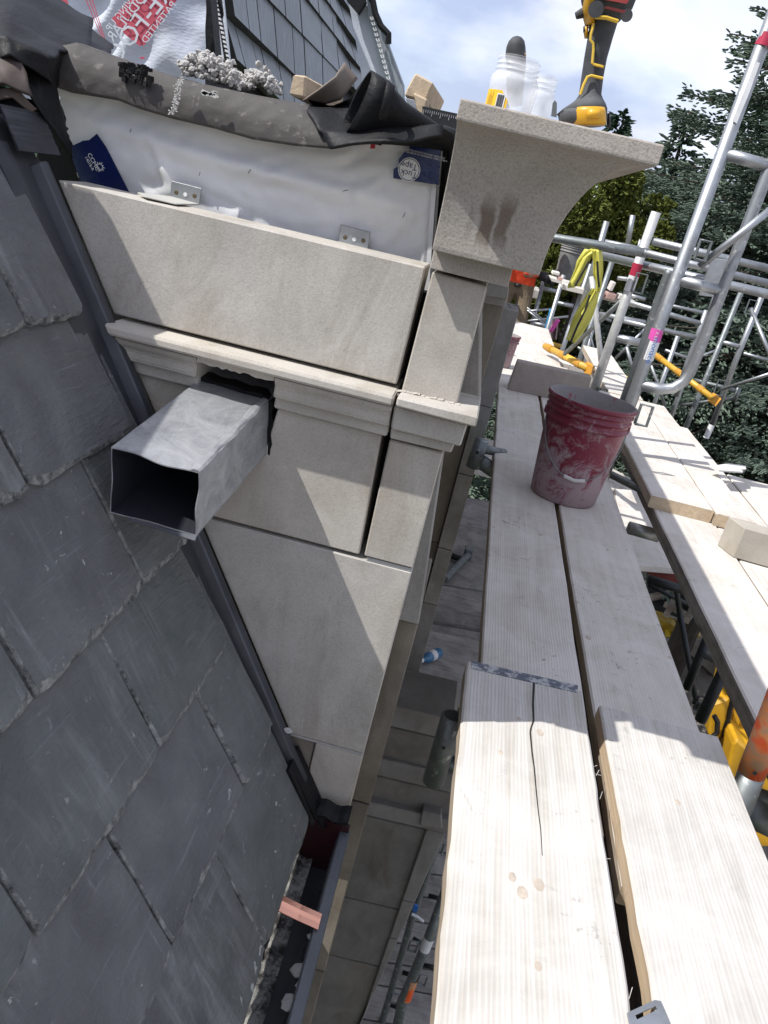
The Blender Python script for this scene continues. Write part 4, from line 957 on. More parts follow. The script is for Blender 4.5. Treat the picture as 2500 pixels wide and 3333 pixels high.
# right-hand platform
ZR = -.85
r1 = plank(.765, .985, .6, 4.4, ZR, 'long grey plank with a rough dark side running down the right of the gap', WOODF, t=.05, grp='planks of the right hand platform', side=SIDEG)
r1b = plank(.992, 1.22, .6, 4.4, ZR - .003, 'outer grey plank under the beige stone block', WOODF, t=.05, grp='planks of the right hand platform')
r1c = plank(1.226, 1.46, 1.0, 3.6, ZR - .002, 'outermost plank of the right platform beyond the beige stone block', WOODF, t=.05, grp='planks of the right hand platform')
bz = ZR + .046
pn = P(2110, 1590, Z=bz); 
r2 = plank(P(2121, 1612, Z=bz).x, P(2322, 1655, Z=bz).x - .002, P(2121, 1612, Z=bz).y, 4.6, bz, 'short stacked plank with pale sawn end, left one of the stacked pair', WOODF, t=.045, grp='planks stacked on the right hand platform')
r3 = plank(P(2322, 1655, Z=bz).x + .002, P(2500, 1660, Z=bz).x - .1, P(2322, 1655, Z=bz).y - .05, 4.6, bz, 'short stacked plank beside the spruce, right one of the stacked pair', WOODF, t=.045, grp='planks stacked on the right hand platform')
r4 = plank(.80, 1.0, 4.62, 6.3, bz, 'far short plank behind the stacked pair with a dark diagonal line', WOODF, t=.045, grp='planks stacked on the right hand platform')
sp = thing('broken_splinter_board', P(2420, 1520, Z=bz), 'broken white splintered board end sticking out over the stacked planks', 'board')
g = G(); pts = [(2310, 1522), (2370, 1512), (2425, 1520), (2427, 1530), (2410, 1532), (2418, 1540), (2340, 1535)]; g.extr([P(a, b, Z=bz + .03) for a, b in pts], (0, 0, .006)); g.out('board', m_flat('bleached wood', (.62, .6, .56), .8), sp)
# beige stone block on the right platform
def prism_px(name, top, z, h, m, lab, cat, bev=.003):
    q = [P(a, b, Z=z) for a, b in top]; g = G(); g.extr(q, (0, 0, -h)); return tag(g.out(name, m, bev=bev), lab, cat)
zt_ = ZR + .105
t0, t1 = P(2372, 1680, Z=zt_), P(2425, 1718, Z=zt_)
dX = Vector((1, 0, 0)); e_ = (t1 - t0)
g = G(); g.extr([t0, t1, t1 + Vector((.28, -.02, 0)), t0 + Vector((.28, -.02, 0)) + Vector((0, 0, 0))], (0, 0, -.105)); tag(g.out('cut_stone_block', m_stone((.42, .385, .33), (.36, .33, .28), 'clean beige limestone'), bev=.003), 'clean beige cut stone block on the right platform at the right edge', 'stone block')
# grey stone slab standing on the deck beyond the bucket
zt_ = ZP - .039
b0, b1 = P(1652, 1268, Z=zt_), P(1905, 1322, Z=zt_)
h_ = .155
g = G(); g.hexa([b0, b1, b1 + Vector((.0, .13, 0)), b0 + Vector((0, .13, 0)), b0 + Vector((.012, .03, h_)), b1 + Vector((-.01, .03, h_)), b1 + Vector((-.01, .12, h_)), b0 + Vector((.012, .12, h_))])
tag(g.out('stone_slab', m_stone((.36, .325, .295), (.24, .205, .18), 'stained stone slab'), bev=.003), 'brown stained stone block lying across the deck behind the red bucket', 'stone block')
# red bucket
def _buck(nt, bs):
    n = N(nt); v = n.coord(rnd=False); sp_ = nt.nodes.new('ShaderNodeSeparateXYZ'); nt.links.new(v, sp_.inputs[0])
    dust = n.noise(v, 15, 9, .8, 1.2); d2 = n.noise(v, 50, 4, .7)
    mr = nt.nodes.new('ShaderNodeMapRange'); mr.inputs[1].default_value = .0; mr.inputs[2].default_value = .30; mr.inputs[3].default_value = .17; mr.inputs[4].default_value = -.03; nt.links.new(sp_.outputs[2], mr.inputs[0])
    ad = nt.nodes.new('ShaderNodeMath'); nt.links.new(dust, ad.inputs[0]); nt.links.new(mr.outputs[0], ad.inputs[1])
    a2 = nt.nodes.new('ShaderNodeMath'); a2.operation = 'MULTIPLY_ADD'; a2.inputs[1].default_value = .25; nt.links.new(d2, a2.inputs[0]); nt.links.new(ad.outputs[0], a2.inputs[2])
    k = n.ramp(a2.outputs[0], [(.62, .0), (.76, .75)])
    base = n.mix(n.ramp(n.noise(v, 4, 5), [(.35, 0), (.7, 1)]), (.15, .010, .030), (.21, .018, .045))
    nt.links.new(n.mix(k, base, (.36, .31, .31)), bs.inputs['Base Color']); nt.links.new(n.ramp(k, [(0, .38), (1, .85)]), bs.inputs['Roughness'])
    n.bump(bs, dust, .2, .002)
BUCK = mat('dusty red plastic', _buck)
def _bin(nt, bs):
    n = N(nt); v = n.coord(rnd=False); 
    nt.links.new(n.mix(n.ramp(n.noise(v, 13, 6, .7, .5), [(.62, 0), (.66, 1)]), (.24, .22, .215), (.30, .03, .06)), bs.inputs['Base Color']); bs.inputs['Roughness'].default_value = .9; n.bump(bs, n.noise(v, 60, 6, .8), 1, .004)
BIN = mat('mortar caked inside', _bin)
def bucket(c, r0, r1, h, mo, mi, lab, handle=True, n=48, grp=None):
    th = thing('bucket', c, lab, 'bucket', grp); c = Vector(c)
    pr = [(0.001, 0), (r0 - .006, 0), (r0, .006)]
    def R(z): return lerp(r0, r1, z / h)
    pr += [(R(z), z) for z in (h * .2, h * .5, h * .74)]
    for zc_, w in ((.77, .008), (.85, .006), (.91, .006)):
        z = h * zc_; pr += [(R(z), z - .002), (R(z) + w, z), (R(z) + w, z + .006), (R(z) + .001, z + .009)]
    pr += [(R(h) + .001, h - .016), (R(h) + .007, h - .014), (R(h) + .008, h - .002), (R(h) + .004, h)]
    g = G(); g.lathe(c, pr, n, cap=False); g.f.append(tuple(range(n))); o1 = g.out('shell', mo, th, smooth=True)
    pi = [(R(h) + .004, h), (R(h) - .003, h - .001), (R(h * .6) - .004, h * .6), (r0 - .004, .02), (.001, .018)]
    g = G(); g.lathe(c, pi, n, cap=False); g.out('inside', mi, th, smooth=True)
    if handle:
        w = R(h * .8) + .010; pts = []
        hp = c + Vector((0, 0, h * .8)); 
        for k in range(25):
            a = math.pi * k / 24; x = -math.cos(a) * w; s = math.sin(a); pts.append(hp + Vector((x * .93 + .10 * 0, -s * (w * .62 + .03) - (.012 if 0 < k < 24 else 0), -s * .19 * h / .37 * 1.0)))
        g = G(); g.tube(pts, .0018, 6); g.out('wire_handle', GALV_D, th)
        m_ = pts[12]; g = G(); g.tube([pts[10], pts[12], pts[14]], .0065, 10); g.out('handle_grip', m_flat('white plastic grip', (.6, .58, .55), .6), th)
        for s in (-1, 1): g = G(); g.obox(hp + Vector((s * w * .95, 0, 0)), (1, 0, 0), (0, 1, 0), (0, 0, 1), .006, .014, .012); g.out('handle_lug', mo, th, bev=.002)
    return th
bc = P(1830, 1613, Z=ZP - .039)
bkt = bucket(bc, .117, .147, .365, BUCK, BIN, 'dusty red plastic bucket standing on the deck boards')
b2 = P(1665, 1075, Z=ZP - .039)
GREYB = m_simple('mortar covered grey bucket', (.26, .26, .25), .8, 0, 40, .6, .6, bdist=.004)

# ------------------------------------------------------------------ scaffolding
def sc_thing(name, at, lab, cat, grp=None): return thing(name, at, lab, cat, grp)
STK_R = m_flat('red sticker', (.42, .02, .06), .5); STK_P = m_flat('pink sticker', (.72, .10, .42), .5); STK_W = m_flat('white sticker', (.72, .72, .72), .5)
STK_B = m_flat('blue print', (.03, .16, .50), .5); YEL = m_simple('yellow rail paint', (.66, .38, .04), .45, 0, 40, .2, .3); ORG = mat('worn orange paint on tube', _org)
def tb(par, pts, r=.024, m=GALV, name='tube', n=14):
    """pts: (px,py,Y)"""
    g = G(); g.tube([P(a, b, Y=y) for a, b, y in pts], r, n); return g.out(name, m, par, smooth=False if n < 8 else True)
def sleeve(par, p0, p1, Y, r, m, name='sticker'):
    g = G(); g.tube([P(*p0, Y=Y), P(*p1, Y=Y)], r, 16, cap=False); return g.out(name, m, par, smooth=True)
def lock(par, c, Y, s=1.0, m=GALV_D):
    p = P(*c, Y=Y - .03); g = G(); w, h, r = .022 * s, .038 * s, .0062
    g.tube([p + Vector((-w, 0, -h)), p + Vector((w, 0, -h)), p + Vector((w, 0, h)), p + Vector((-w, 0, h)), p + Vector((-w, 0, -h))], r, 6); return g.out('lock_clip', m, par)
Y1 = 3.3
f1 = sc_thing('scaffolding', P(2040, 1345, Y=Y1) - Vector((0, 0, 2)), 'tall bright galvanised scaffold frame behind the bucket with pink and white stickers', 'scaffold frame', 'scaffold frames beside the wall')
top1, bot1 = (2530, 10), (2040, 1345)
pt_, pb_ = P(2477, 158, Y=Y1), P(2050, 1320, Y=Y1); dirv = (pb_ - pt_)
g = G(); g.tube([pt_ - dirv * .35, pb_ + dirv * 1.2], .0238, 18); g.out('leg', GALV, f1, smooth=True)
g = G(); i1 = [P(2560, 430, Y=Y1), P(2500, 560, Y=Y1), P(2440, 715, Y=Y1), P(2368, 900, Y=Y1), P(2300, 1080, Y=Y1), P(2262, 1175, Y=Y1), P(2247, 1212, Y=Y1), P(2225, 1243, Y=Y1), P(2190, 1264, Y=Y1), P(2147, 1267, Y=Y1), P(2075, 1250, Y=Y1)]
g.tube(i1, .0215, 16); g.out('leg', GALV, f1, smooth=True)
tb(f1, [(2358, 500, Y1), (2520, 545, Y1)], .021, name='rung'); tb(f1, [(2212, 912, Y1), (2360, 950, Y1)], .021, name='rung')
tb(f1, [(2530, 665, Y1 - .06), (2276, 868, Y1 - .04)], .0135, name='cross_brace'); lock(f1, (2288, 815), Y1 - .03, .9); lock(f1, (2096, 1352), Y1 - .2, 1.0)
sleeve(f1, (2141, 1070), (2128, 1110), Y1, .0245, STK_P); sleeve(f1, (2128, 1110), (2106, 1170), Y1, .0245, STK_W)
pdir = (P(2141, 1070, Y=Y1) - P(2106, 1170, Y=Y1)).normalized(); pup = pdir.cross(Vector((0, 1, 0))).normalized()
text_mesh('printed_lettering', 'monaco', STK_B, f1, P(2124, 1142, Y=Y1 - .0275) , pdir * -1, Vector((1, 0, 0)) * 1 + pdir * .0, .032)
text_mesh('printed_lettering', "3' X 6'8\"", WHITE, f1, P(2137, 1090, Y=Y1 - .0275), -pdir, Vector((1, 0, 0)), .016)
sleeve(f1, (2500, 110), (2482, 152), Y1, .0275, STK_R)
g = G(); q = [P(a, b, Y=Y1 - .026) for a, b in ((2462, 200), (2474, 205), (2440, 300), (2398, 402), (2383, 392), (2420, 300))]; g.extr(q, (0, .001, 0)); g.out('measuring_sticker', STK_W, f1)
f1b = sc_thing('scaffold_pole', P(2019, 1331, Y=3.5), 'darker scaffold pole just left of the tall sticker frame, its top bent over', 'scaffold pole')
tb(f1b, [(2182, 880, 3.6), (2176, 892, 3.6), (2150, 960, 3.6), (2100, 1110, 3.6), (2019, 1340, 3.6)], .020, GALV_D, 'pole')
Y2 = 4.7
f2 = sc_thing('scaffolding', P(1927, 1300, Y=Y2), 'white spattered scaffold frame with a red sticker, between the yellow cloth and the tall frame', 'scaffold frame', 'scaffold frames beside the wall')
GALV_W = m_galv('spattered steel', (.60, .60, .59), .55, .5)
tb(f2, [(2136, 690, Y2), (1888, 1400, Y2)], .0255, GALV_W, 'leg'); tb(f2, [(2005, 1100, Y2), (2100, 1118, Y2)], .023, GALV, 'rung')
sleeve(f2, (2077.5, 858), (2063.5, 898), Y2, .0275, STK_R); sleeve(f2, (2063.5, 898), (2046, 948), Y2, .0275, STK_W); lock(f2, (2082, 922), Y2, 1.3); lock(f2, (1955, 1290), Y2, 1.2)
tb(f2, [(2125, 785, Y2), (2520, 878, Y2)], .020, GALV, 'top_rail')
f2b = sc_thing('scaffold_ledger', P(1788, 772, Y=4.9), 'thick grey scaffold tube crossing behind the cornice with the yellow cloth hanging from it', 'scaffold tube')
tb(f2b, [(1690, 752, 4.9), (1788, 772, 4.9), (2110, 825, 4.5)], .0245, GALV_D, 'tube'); tb(f2b, [(2095, 822, 4.5), (2520, 927, 4.5)], .019, GALV, 'tube')
tb(f2b, [(1968, 790, 5.6), (2110, 820, 5.6)], .022, GALV, 'tube')
f2c = sc_thing('scaffold_ledger', P(2090, 860, Y=4.6), 'lowest of the bright scaffold tubes crossing in front of the spruce', 'scaffold tube')
tb(f2c, [(1960, 832, 4.9), (2520, 962, 4.3)], .0225, GALV, 'tube'); tb(f2c, [(1975, 720, 6.5), (1892, 1010, 6.5)], .022, GALV, 'upright')
g = G(); c = P(2330, 905, Y=4.3); g.obox(c, (1, 0, .1), (0, 1, 0), (0, 0, 1), .05, .01, .09); g.out('gusset_plate', GALV, f2c, bev=.003)
poles = [((1773, 904), (1700, 1175), 9.0, 'slim scaffold pole left of the blue rag'), ((1835, 895), (1747, 1190), 8.2, 'scaffold pole in front of the blue rag'), ((1925, 860), (1806, 1212), 7.4, 'scaffold pole rising under the yellow cloth'), ((1992, 852), (1868, 1228), 7.0, 'scaffold pole just right of the yellow cloth'),
         ((2306, 1014), (2196, 1325), 7.5, 'scaffold pole in front of the spruce, between the frame legs and the yellow rail'), ((2208, 1090), (2130, 1315), 8.0, 'short dark scaffold pole near the pink sticker'), ((1945, 1000), (1890, 1240), 9.0, 'dim scaffold pole deep behind the grey mesh of tubes')]
for a, b, y, lab in poles:
    t = sc_thing('scaffold_pole', P(*b, Y=y), lab, 'scaffold pole', 'thin scaffold poles standing behind the deck'); k = P(*b, Y=y); u = P(*a, Y=y); g = G(); g.tube([u, k + (k - u) * .8], .022, 12); g.out('pole', GALV if y > 7.2 else GALV_D, t, smooth=True)
f3 = sc_thing('scaffolding', P(2249, 1352, Y=7.0), 'narrow scaffold frame low in front of the spruce with a white sleeve at its foot', 'scaffold frame', 'scaffold frames beside the wall')
tb(f3, [(2413, 950, 7), (2249, 1352, 7), (2180, 1520, 7)], .022, GALV_D, 'leg'); tb(f3, [(2480, 965, 7), (2400, 1160, 7), (2318, 1385, 7)], .023, GALV, 'leg'); sleeve(f3, (2318, 1382), (2298, 1425), 7, .025, STK_W)
tb(f3, [(2352, 1114, 7), (2414, 1130, 7)], .02, name='rung'); tb(f3, [(2444, 1003, 6.9), (2520, 1190, 6.6)], .016, name='cross_brace'); tb(f3, [(2347, 1268, 6.9), (2520, 1212, 6.5)], .013, name='cross_brace'); lock(f3, (2445, 1000), 6.9, 1.4); lock(f3, (2345, 1262), 6.9, 1.6)
tb(f3, [(2262, 1238, 7.2), (2400, 1272, 7.1)], .018, GALV_D, 'rung'); tb(f3, [(2215, 1320, 7.3), (2395, 1292, 7.1)], .013, GALV_D, 'cross_brace'); tb(f3, [(2406, 1262, 7.1), (2390, 1306, 7.1)], .022, GALV_D, 'rung')
f4 = sc_thing('scaffolding', P(2000, 1240, Y=6.5), 'ladder-like scaffold frame with horizontal rungs between the two front frames', 'scaffold frame', 'scaffold frames beside the wall')
tb(f4, [(2300, 1010, 6.4), (2272, 1090, 6.4), (2238, 1180, 6.4), (2200, 1290, 6.4)], .02, GALV, 'leg')
tb(f4, [(2050, 985, 6.4), (2290, 1056, 6.4)], .019, GALV, 'rung'); tb(f4, [(2030, 1045, 6.4), (2272, 1100, 6.4)], .019, GALV, 'rung'); tb(f4, [(1950, 1022, 6.5), (2100, 1050, 6.4)], .019, GALV, 'rung')
f5 = sc_thing('scaffolding', P(1700, 1100, Y=9.2), 'distant scaffold frame with thin cross braces over the lawn', 'scaffold frame', 'scaffold frames beside the wall')
for a, b, r in (((1740, 1053), (1785, 1062), .022), ((1768, 940), (1825, 950), .022), ((1811, 985), (1866, 996), .022), ((1696, 1015), (1792, 1006), .012), ((1687, 1048), (1850, 1030), .012), ((1700, 990), (1782, 1052), .012), ((1710, 1005), (1800, 1075), .012), ((1905, 1010), (1990, 1045), .015), ((1880, 1130), (1990, 1190), .013), ((1915, 1070), (1945, 1180), .013)):
    tb(f5, [(a[0], a[1], 8.9), (b[0], b[1], 8.9)], r, GALV, 'cross_brace' if r < .02 else 'rung', n=8)
br = sc_thing('scaffold_brace', P(1841, 1150, Y=5.2), 'dark diagonal scaffold brace crossing below the yellow cloth', 'scaffold brace')
tb(br, [(2024, 980, 5.0), (1838, 1152, 5.6)], .014, GALV_D, 'brace')
br = sc_thing('scaffold_brace', P(1965, 1200, Y=5.2), 'pale spattered brace slanting down beside the white spattered frame', 'scaffold brace')
tb(br, [(1926, 900, 5.2), (1970, 1290, 5.2)], .017, GALV_W, 'brace')
RAIL_LABELS = ['short pale rail left of the red sticker, upper one of two in the tube tangle', 'short pale rail left of the red sticker, lower one of two in the tube tangle', 'thin rail just under the far deck edge behind the yellow cover', 'thin rail crossing behind the pink sticker at its upper left', "thin rail below the long yellow guard rail's upper end", 'slanting thin brace meeting the spattered frame from the lower left', 'steep thin brace below the pink and white stickers', 'faint thin brace between the curved leg and the long yellow rail', 'steep thin tube left of the dark bent pole, under the spattered rung', "thin rail at the right edge below the narrow frame's brace", 'steep tube seen between the two legs of the tall sticker frame', 'short upright tube standing just left of the tall spattered leg top', 'very short tube piece beside the end of the thick grey tube']
for k_, (a, b, y, r) in enumerate((((2010, 905), (2075, 912), 7.5, .018), ((2045, 960), (2100, 975), 7.5, .018), ((1955, 955), (2060, 975), 8.5, .014), ((2140, 985), (2300, 1020), 8.2, .016), ((2165, 1140), (2240, 1165), 8.2, .016), ((1990, 1180), (2110, 1060), 8.6, .013), ((2120, 1190), (2165, 1320), 8.0, .014), ((2330, 1140), (2230, 1180), 8.4, .012), ((2040, 1130), (2075, 1260), 7.8, .016), ((2420, 1150), (2500, 1172), 8.4, .016), ((2350, 900), (2290, 1060), 8.4, .018), ((2060, 700), (2042, 800), 6.5, .02), ((2085, 780), (2070, 830), 6.5, .012))):
    t = sc_thing('scaffold_rail', P(*b, Y=y), RAIL_LABELS[k_], 'scaffold rail', 'thin rails in the tangle of scaffold tubes'); g = G(); g.tube([P(*a, Y=y), P(*b, Y=y)], r, 8); g.out('tube', GALV, t, smooth=True)
# yellow guard rails
def rail(name, a, b, ya, yb, r, lab, cap=False):
    t = sc_thing('guard_rail', P(*a, Y=ya), lab, 'guard rail', 'yellow guard rails'); g = G(); A_, B_ = P(*a, Y=ya), P(*b, Y=yb); g.tube([A_, B_], r, 12); g.out('rail', YEL, t, smooth=True)
    for k in (.12, .45, .8):
        c = lerp(A_, B_, k); d = (B_ - A_).normalized(); g = G(); g.tube([c - d * .035, c + d * .035], r * 1.15, 12); g.out('collar', m_flat('worn yellow', (.50, .24, .02), .5), t)
    if cap: g = G(); d = (B_ - A_).normalized(); g.obox(B_, d, (0, 1, 0), d.cross(Vector((0, 1, 0))), .045, .035, .038); g.out('end_cap', m_flat('orange cap', (.62, .28, .02), .5), t, bev=.006)
rail('r', (1775, 1127), (1915, 1200), 6.0, 5.4, .024, 'thick yellow guard rail with a square end cap, below the yellow cloth', True)
rail('r', (1640, 1080), (1830, 1128), 9.5, 9.0, .022, 'thin yellow guard rail over the lawn at the left')
rail('r', (1935, 1190), (2090, 1250), 7.6, 7.0, .020, 'thin orange-yellow guard rail behind the spattered frame leg')
rail('r', (2126, 1150), (2325, 1300), 7.4, 6.6, .024, 'long yellow guard rail crossing in front of the spruce', True)
# yellow cloth cover over the tube
CLOTH = m_simple('yellow vinyl cover', (.72, .68, .12), .5, 0, 12, .5, .3, bdist=.01); CLB = m_flat('black cloth edge', (.015, .015, .015), .6)
cl = thing('yellow_cover', P(1880, 1000, Y=4.8), 'yellow vinyl cover with black piping hanging over the scaffold tube', 'cloth cover')
def cloth(rows, m=CLOTH, y=4.8, name='cover', fold=.03):
    def fn(a, b):
        L_ = [pl([r[0] for r in rows], b), pl([r[-1] for r in rows], b)] ; x = lerp(L_[0][0], L_[1][0], a), lerp(L_[0][1], L_[1][1], a)
        p = P(*x, Y=y - fold * math.sin(a * math.pi) - .012 * math.sin(a * 11 + b * 5)); return p
    v, f = grid(fn, 12, 20); o = emit(name, v, f, m, cl, smooth=True); o.modifiers.new('th', 'SOLIDIFY').thickness = .006; return o
cloth([[(1905, 812), (1962, 812)], [(1880, 850), (1930, 826)], [(1862, 900), (1915, 860)], [(1850, 925), (1900, 900)], [(1852, 938), (1885, 930)]], y=4.72)
cloth([[(1920, 810), (1960, 815)], [(1930, 850), (1963, 850)], [(1932, 890), (1961, 900)], [(1938, 920), (1958, 930)], [(1938, 950), (1953, 950)]], y=4.70)
cloth([[(1925, 938), (1952, 942)], [(1895, 980), (1945, 985)], [(1868, 1030), (1925, 1040)], [(1850, 1080), (1895, 1090)], [(1842, 1105), (1872, 1118)]], y=4.74)
for pth in (((1918, 850), (1895, 890), (1872, 930)), ((1920, 960), (1905, 1010), (1880, 1060), (1858, 1112)), ((1944, 850), (1946, 890), (1950, 935))):
    g = G(); g.tube([P(a, b, Y=4.66) for a, b in pth], .006, 6); g.out('piping', CLB, cl)
# blue rag, dusty gloves, bricks on far deck
t = thing('blue_rag', P(1780, 1000, Y=8.6), 'bright blue rag hanging on the scaffold over the lawn', 'rag'); v, f = grid(lambda a, b: P(lerp(pl([(1790, 1000), (1775, 1060), (1760, 1110)], b)[0], pl([(1797, 1010), (1788, 1070), (1772, 1112)], b)[0], a), lerp(1005, 1112, b), Y=8.5 + .04 * math.sin(a * 9)), 6, 8); o = emit('cloth', v, f, m_flat('blue cloth', (.01, .22, .42), .7), t, smooth=True); o.modifiers.new('t', 'SOLIDIFY').thickness = .01
t = thing('dusty_rag', P(1800, 1080, Y=8.4), 'dusty pink and grey rag hanging from a wire under the far deck', 'rag')
v, f = grid(lambda a, b: P(lerp(1788, 1818, a) - 6 * b, lerp(1040, 1105, b), Y=8.3 + .05 * math.sin(a * 12)), 8, 8); emit('cloth', v, f, m_simple('pinkish rag', (.42, .33, .33), .9, 0, 20, .5, .4), t, smooth=True); g = G(); g.obox(P(1805, 1060, Y=8.25), (1, 0, 0), (0, 1, 0), (.3, 0, 1), .02, .02, .07); g.out('pink_patch', STK_P, t, bev=.01)
dk = thing('far_deck', P(1830, 940, Y=7.6), 'far scaffold deck of dusty boards above the lawn with stone pieces on it', 'deck')
for i, (a, b, c_, d) in enumerate((((1790, 902), (1960, 950), (1965, 962), (1795, 916)), ((1835, 925), (2075, 985), (2070, 1002), (1830, 942)))):
    g = G(); q = [P(*k, Y=7.6 - .3 * i) for k in (a, b, c_, d)]; g.extr(q, (0, .28, 0)); g.out('board', WOODF, dk, bev=.004)
for k, (x, y, w, h, c) in enumerate(((1955, 955, 18, 16, (.40, .25, .22)), (1985, 962, 28, 18, (.45, .29, .25)), (1822, 905, 14, 10, (.55, .36, .30)), (1990, 930, 10, 26, (.6, .55, .5)), (2020, 965, 20, 14, (.6, .57, .52)), (1808, 888, 22, 9, (.62, .58, .52)))):
    o = G(); cc_ = P(x, y, Y=7.25); o.obox(cc_, (1, 0, 0), (0, 1, 0), (.15, 0, 1), w / 2650 * 7.4 / 2, .09, h / 2650 * 7.4 / 2)
    tag(o.out('stone_offcut', m_flat('offcut %d' % k, c, .9), bev=.004), ['small reddish stone piece in the middle of the far deck', 'larger pinkish stone piece on the far deck edge', 'orange-brown chip at the left of the far deck', 'upright pale stone piece on the far deck', 'pale block near the right end of the far deck', 'pale slab beside the gloved hand on the far deck'][k], 'stone piece')
bc2 = P(1843, 912, Y=9.0); b2k = bucket(bc2, .125, .147, .36, GREYB, GREYB, 'mortar covered grey bucket on the far deck beside the gloved hand', handle=False, n=28)
tool = tag(emit('tool_box', *(lambda g: (g.v, g.f))(G().obox(P(1900, 925, Y=7.6), (1, 0, 0), (0, 1, 0), (0, 0, 1), .09, .1, .08)), m_flat('dark tool case', (.03, .035, .05), .5), bev=.01), 'dark tool case behind the yellow cover on the far deck', 'tool case')
# stones / rail behind standing block
g = G(); a, b = P(1715, 1148, Y=5.9), P(1960, 1215, Y=5.9); g.extr([a, b, b + Vector((0, 0, -.12)), a + Vector((0, 0, -.12))], (0, .25, 0)); tag(g.out('scaffold_plank', WOODF, bev=.004), 'plank standing on edge behind the brown stained stone block, its top sunlit', 'plank', 'scaffold planks of the upper deck')
t = bucket(P(1628, 1190, Z=-.894), .060, .072, .20, BUCK, BIN, 'small second red pail, half hidden by the shaded pier', handle=False, n=28)
plank(.20, .62, 4.5, 7.5, -.895, 'wide far board beyond the brown stained stone block', WOODF)

# ------------------------------------------------------------------ person
def person():
    per = thing('person', (.78, 9.0, -2.6), 'person in orange top and khaki trousers with a black gloved hand at the grey bucket', 'person')
    by = 9.0; hip = P(1686, 925, Y=by)
    J = {}
    V = [hip, hip + Vector((0, -.05, .22)), hip + Vector((.02, -.12, .42)), hip + Vector((.03, -.18, .53)), hip + Vector((.04, -.26, .66)),
         hip + Vector((-.1, 0, -.06)), hip + Vector((-.12, -.1, -.5)), hip + Vector((-.12, .05, -.92)), hip + Vector((.1, 0, -.06)), hip + Vector((.13, -.12, -.5)), hip + Vector((.13, .03, -.92)),
         hip + Vector((-.19, -.12, .42)), hip + Vector((-.26, -.2, .16)), hip + Vector((-.1, -.38, .05)), hip + Vector((.12, -.14, .42))]
    elb = hip + Vector((.05, -.25, .14)); wr = P(1755, 893, Y=by - .1); hd = P(1775, 902, Y=by - .12); V += [elb, wr, hd, hip + Vector((-.12, -.12, -.95)), hip + Vector((.13, -.14, -.95))]
    E_ = [(0, 1), (1, 2), (2, 3), (3, 4), (0, 5), (5, 6), (6, 7), (0, 8), (8, 9), (9, 10), (2, 11), (11, 12), (12, 13), (2, 14), (14, 15), (15, 16), (16, 17), (7, 18), (10, 19)]
    Rr = [.16, .15, .17, .06, .10, .10, .07, .05, .10, .07, .05, .07, .045, .03, .07, .045, .032, .035, .045, .045]
    me = bpy.data.meshes.new('body'); off = wpos(per); me.from_pydata([v - off for v in V], E_, []); o = bpy.data.objects.new('body', me); COL.objects.link(o); o.parent = per
    md = o.modifiers.new('skin', 'SKIN'); me.skin_vertices[0].data[0].use_root = True
    for i, r in enumerate(Rr): me.skin_vertices[0].data[i].radius = (r, r * (.72 if i in (0, 1, 2) else 1))
    o.modifiers.new('s', 'SUBSURF').levels = 2; o.modifiers['s'].render_levels = 2
    def fm(nt, bs):
        n = N(nt); v = n.coord(rnd=False); sp_ = nt.nodes.new('ShaderNodeSeparateXYZ'); nt.links.new(v, sp_.inputs[0])
        gz_ = nt.nodes.new('ShaderNodeMath'); gz_.operation = 'GREATER_THAN'; gz_.inputs[1].default_value = (hip.z + .02) - off.z; nt.links.new(sp_.outputs[2], gz_.inputs[0])
        nt.links.new(n.mix(gz_.outputs[0], (.16, .12, .075), (.75, .07, .02)), bs.inputs['Base Color']); bs.inputs['Roughness'].default_value = .9; n.bump(bs, n.noise(v, 9, 4), .6, .02)
    me.materials.append(mat('workwear', fm))
    SK = m_flat('skin', (.38, .20, .13), .6)
    hc = V[4] + Vector((.0, -.03, .04)); g = G(); g.lathe(hc - Vector((0, 0, .11)), [(.01, 0), (.055, .01), (.072, .06), (.078, .12), (.07, .18), (.04, .22), (.001, .23)], 18); h_ = g.out('head', SK, per, smooth=True)
    g = G(); g.lathe(hc + Vector((0, 0, .02)), [(.085, 0), (.084, .05), (.06, .10), (.001, .115)], 18); g.out('cap', CLB, per, smooth=True)
    g = G(); g.tube([elb, lerp(elb, wr, .5), wr], [.042, .036, .028], 12); g.out('forearm', SK, per, smooth=True)
    GLV = m_simple('black work glove', (.018, .018, .018), .7, 0, 30, .5, .4)
    dw = (hd - wr).normalized(); g = G(); g.tube([wr, wr + dw * .03, hd, hd + dw * .05], [.034, .045, .050, .038], 10); glv = g.out('glove', GLV, per, smooth=True)
    g = G()
    for i, (o_, L_) in enumerate(((-.035, .075), (-.012, .09), (.012, .085), (.035, .065))):
        s_ = hd + dw * .04 + Vector((0, .3 * o_, -o_)); g.tube([s_, s_ + dw * L_ * .5 + Vector((0, 0, -.008)), s_ + dw * L_ * .75 + Vector((0, 0, -.04))], [.014, .013, .010], 8)
    s_ = hd + Vector((0, -.02, -.03)); g.tube([s_, s_ + dw * .03 + Vector((0, -.01, -.045))], [.015, .011], 8); g.out('fingers', GLV, glv, smooth=True)
    g = G(); g.tube([hip + Vector((-.16, 0, .01)), hip + Vector((0, -.125, .0)), hip + Vector((.16, 0, .02)), hip + Vector((0, .12, .01)), hip + Vector((-.16, 0, .01))], .022, 8); g.out('tool_belt', CLB, per)
person()
g = G(); g.box((-.2, 8.4, -2.66), (2.4, 9.8, -2.62)); 
tag(g.out('scaffold_deck_board', WOODF), 'lower far deck board under the person in the orange top', 'board')
g = G(); g.obox(P(1670, 935, Y=9.8), (1, 0, 0), (0, 1, 0), (0, 0, 1), .30, .2, .05); tag(g.out('timber_beam', WOODG, bev=.01), 'dark timber beam behind the person in the orange top', 'timber')

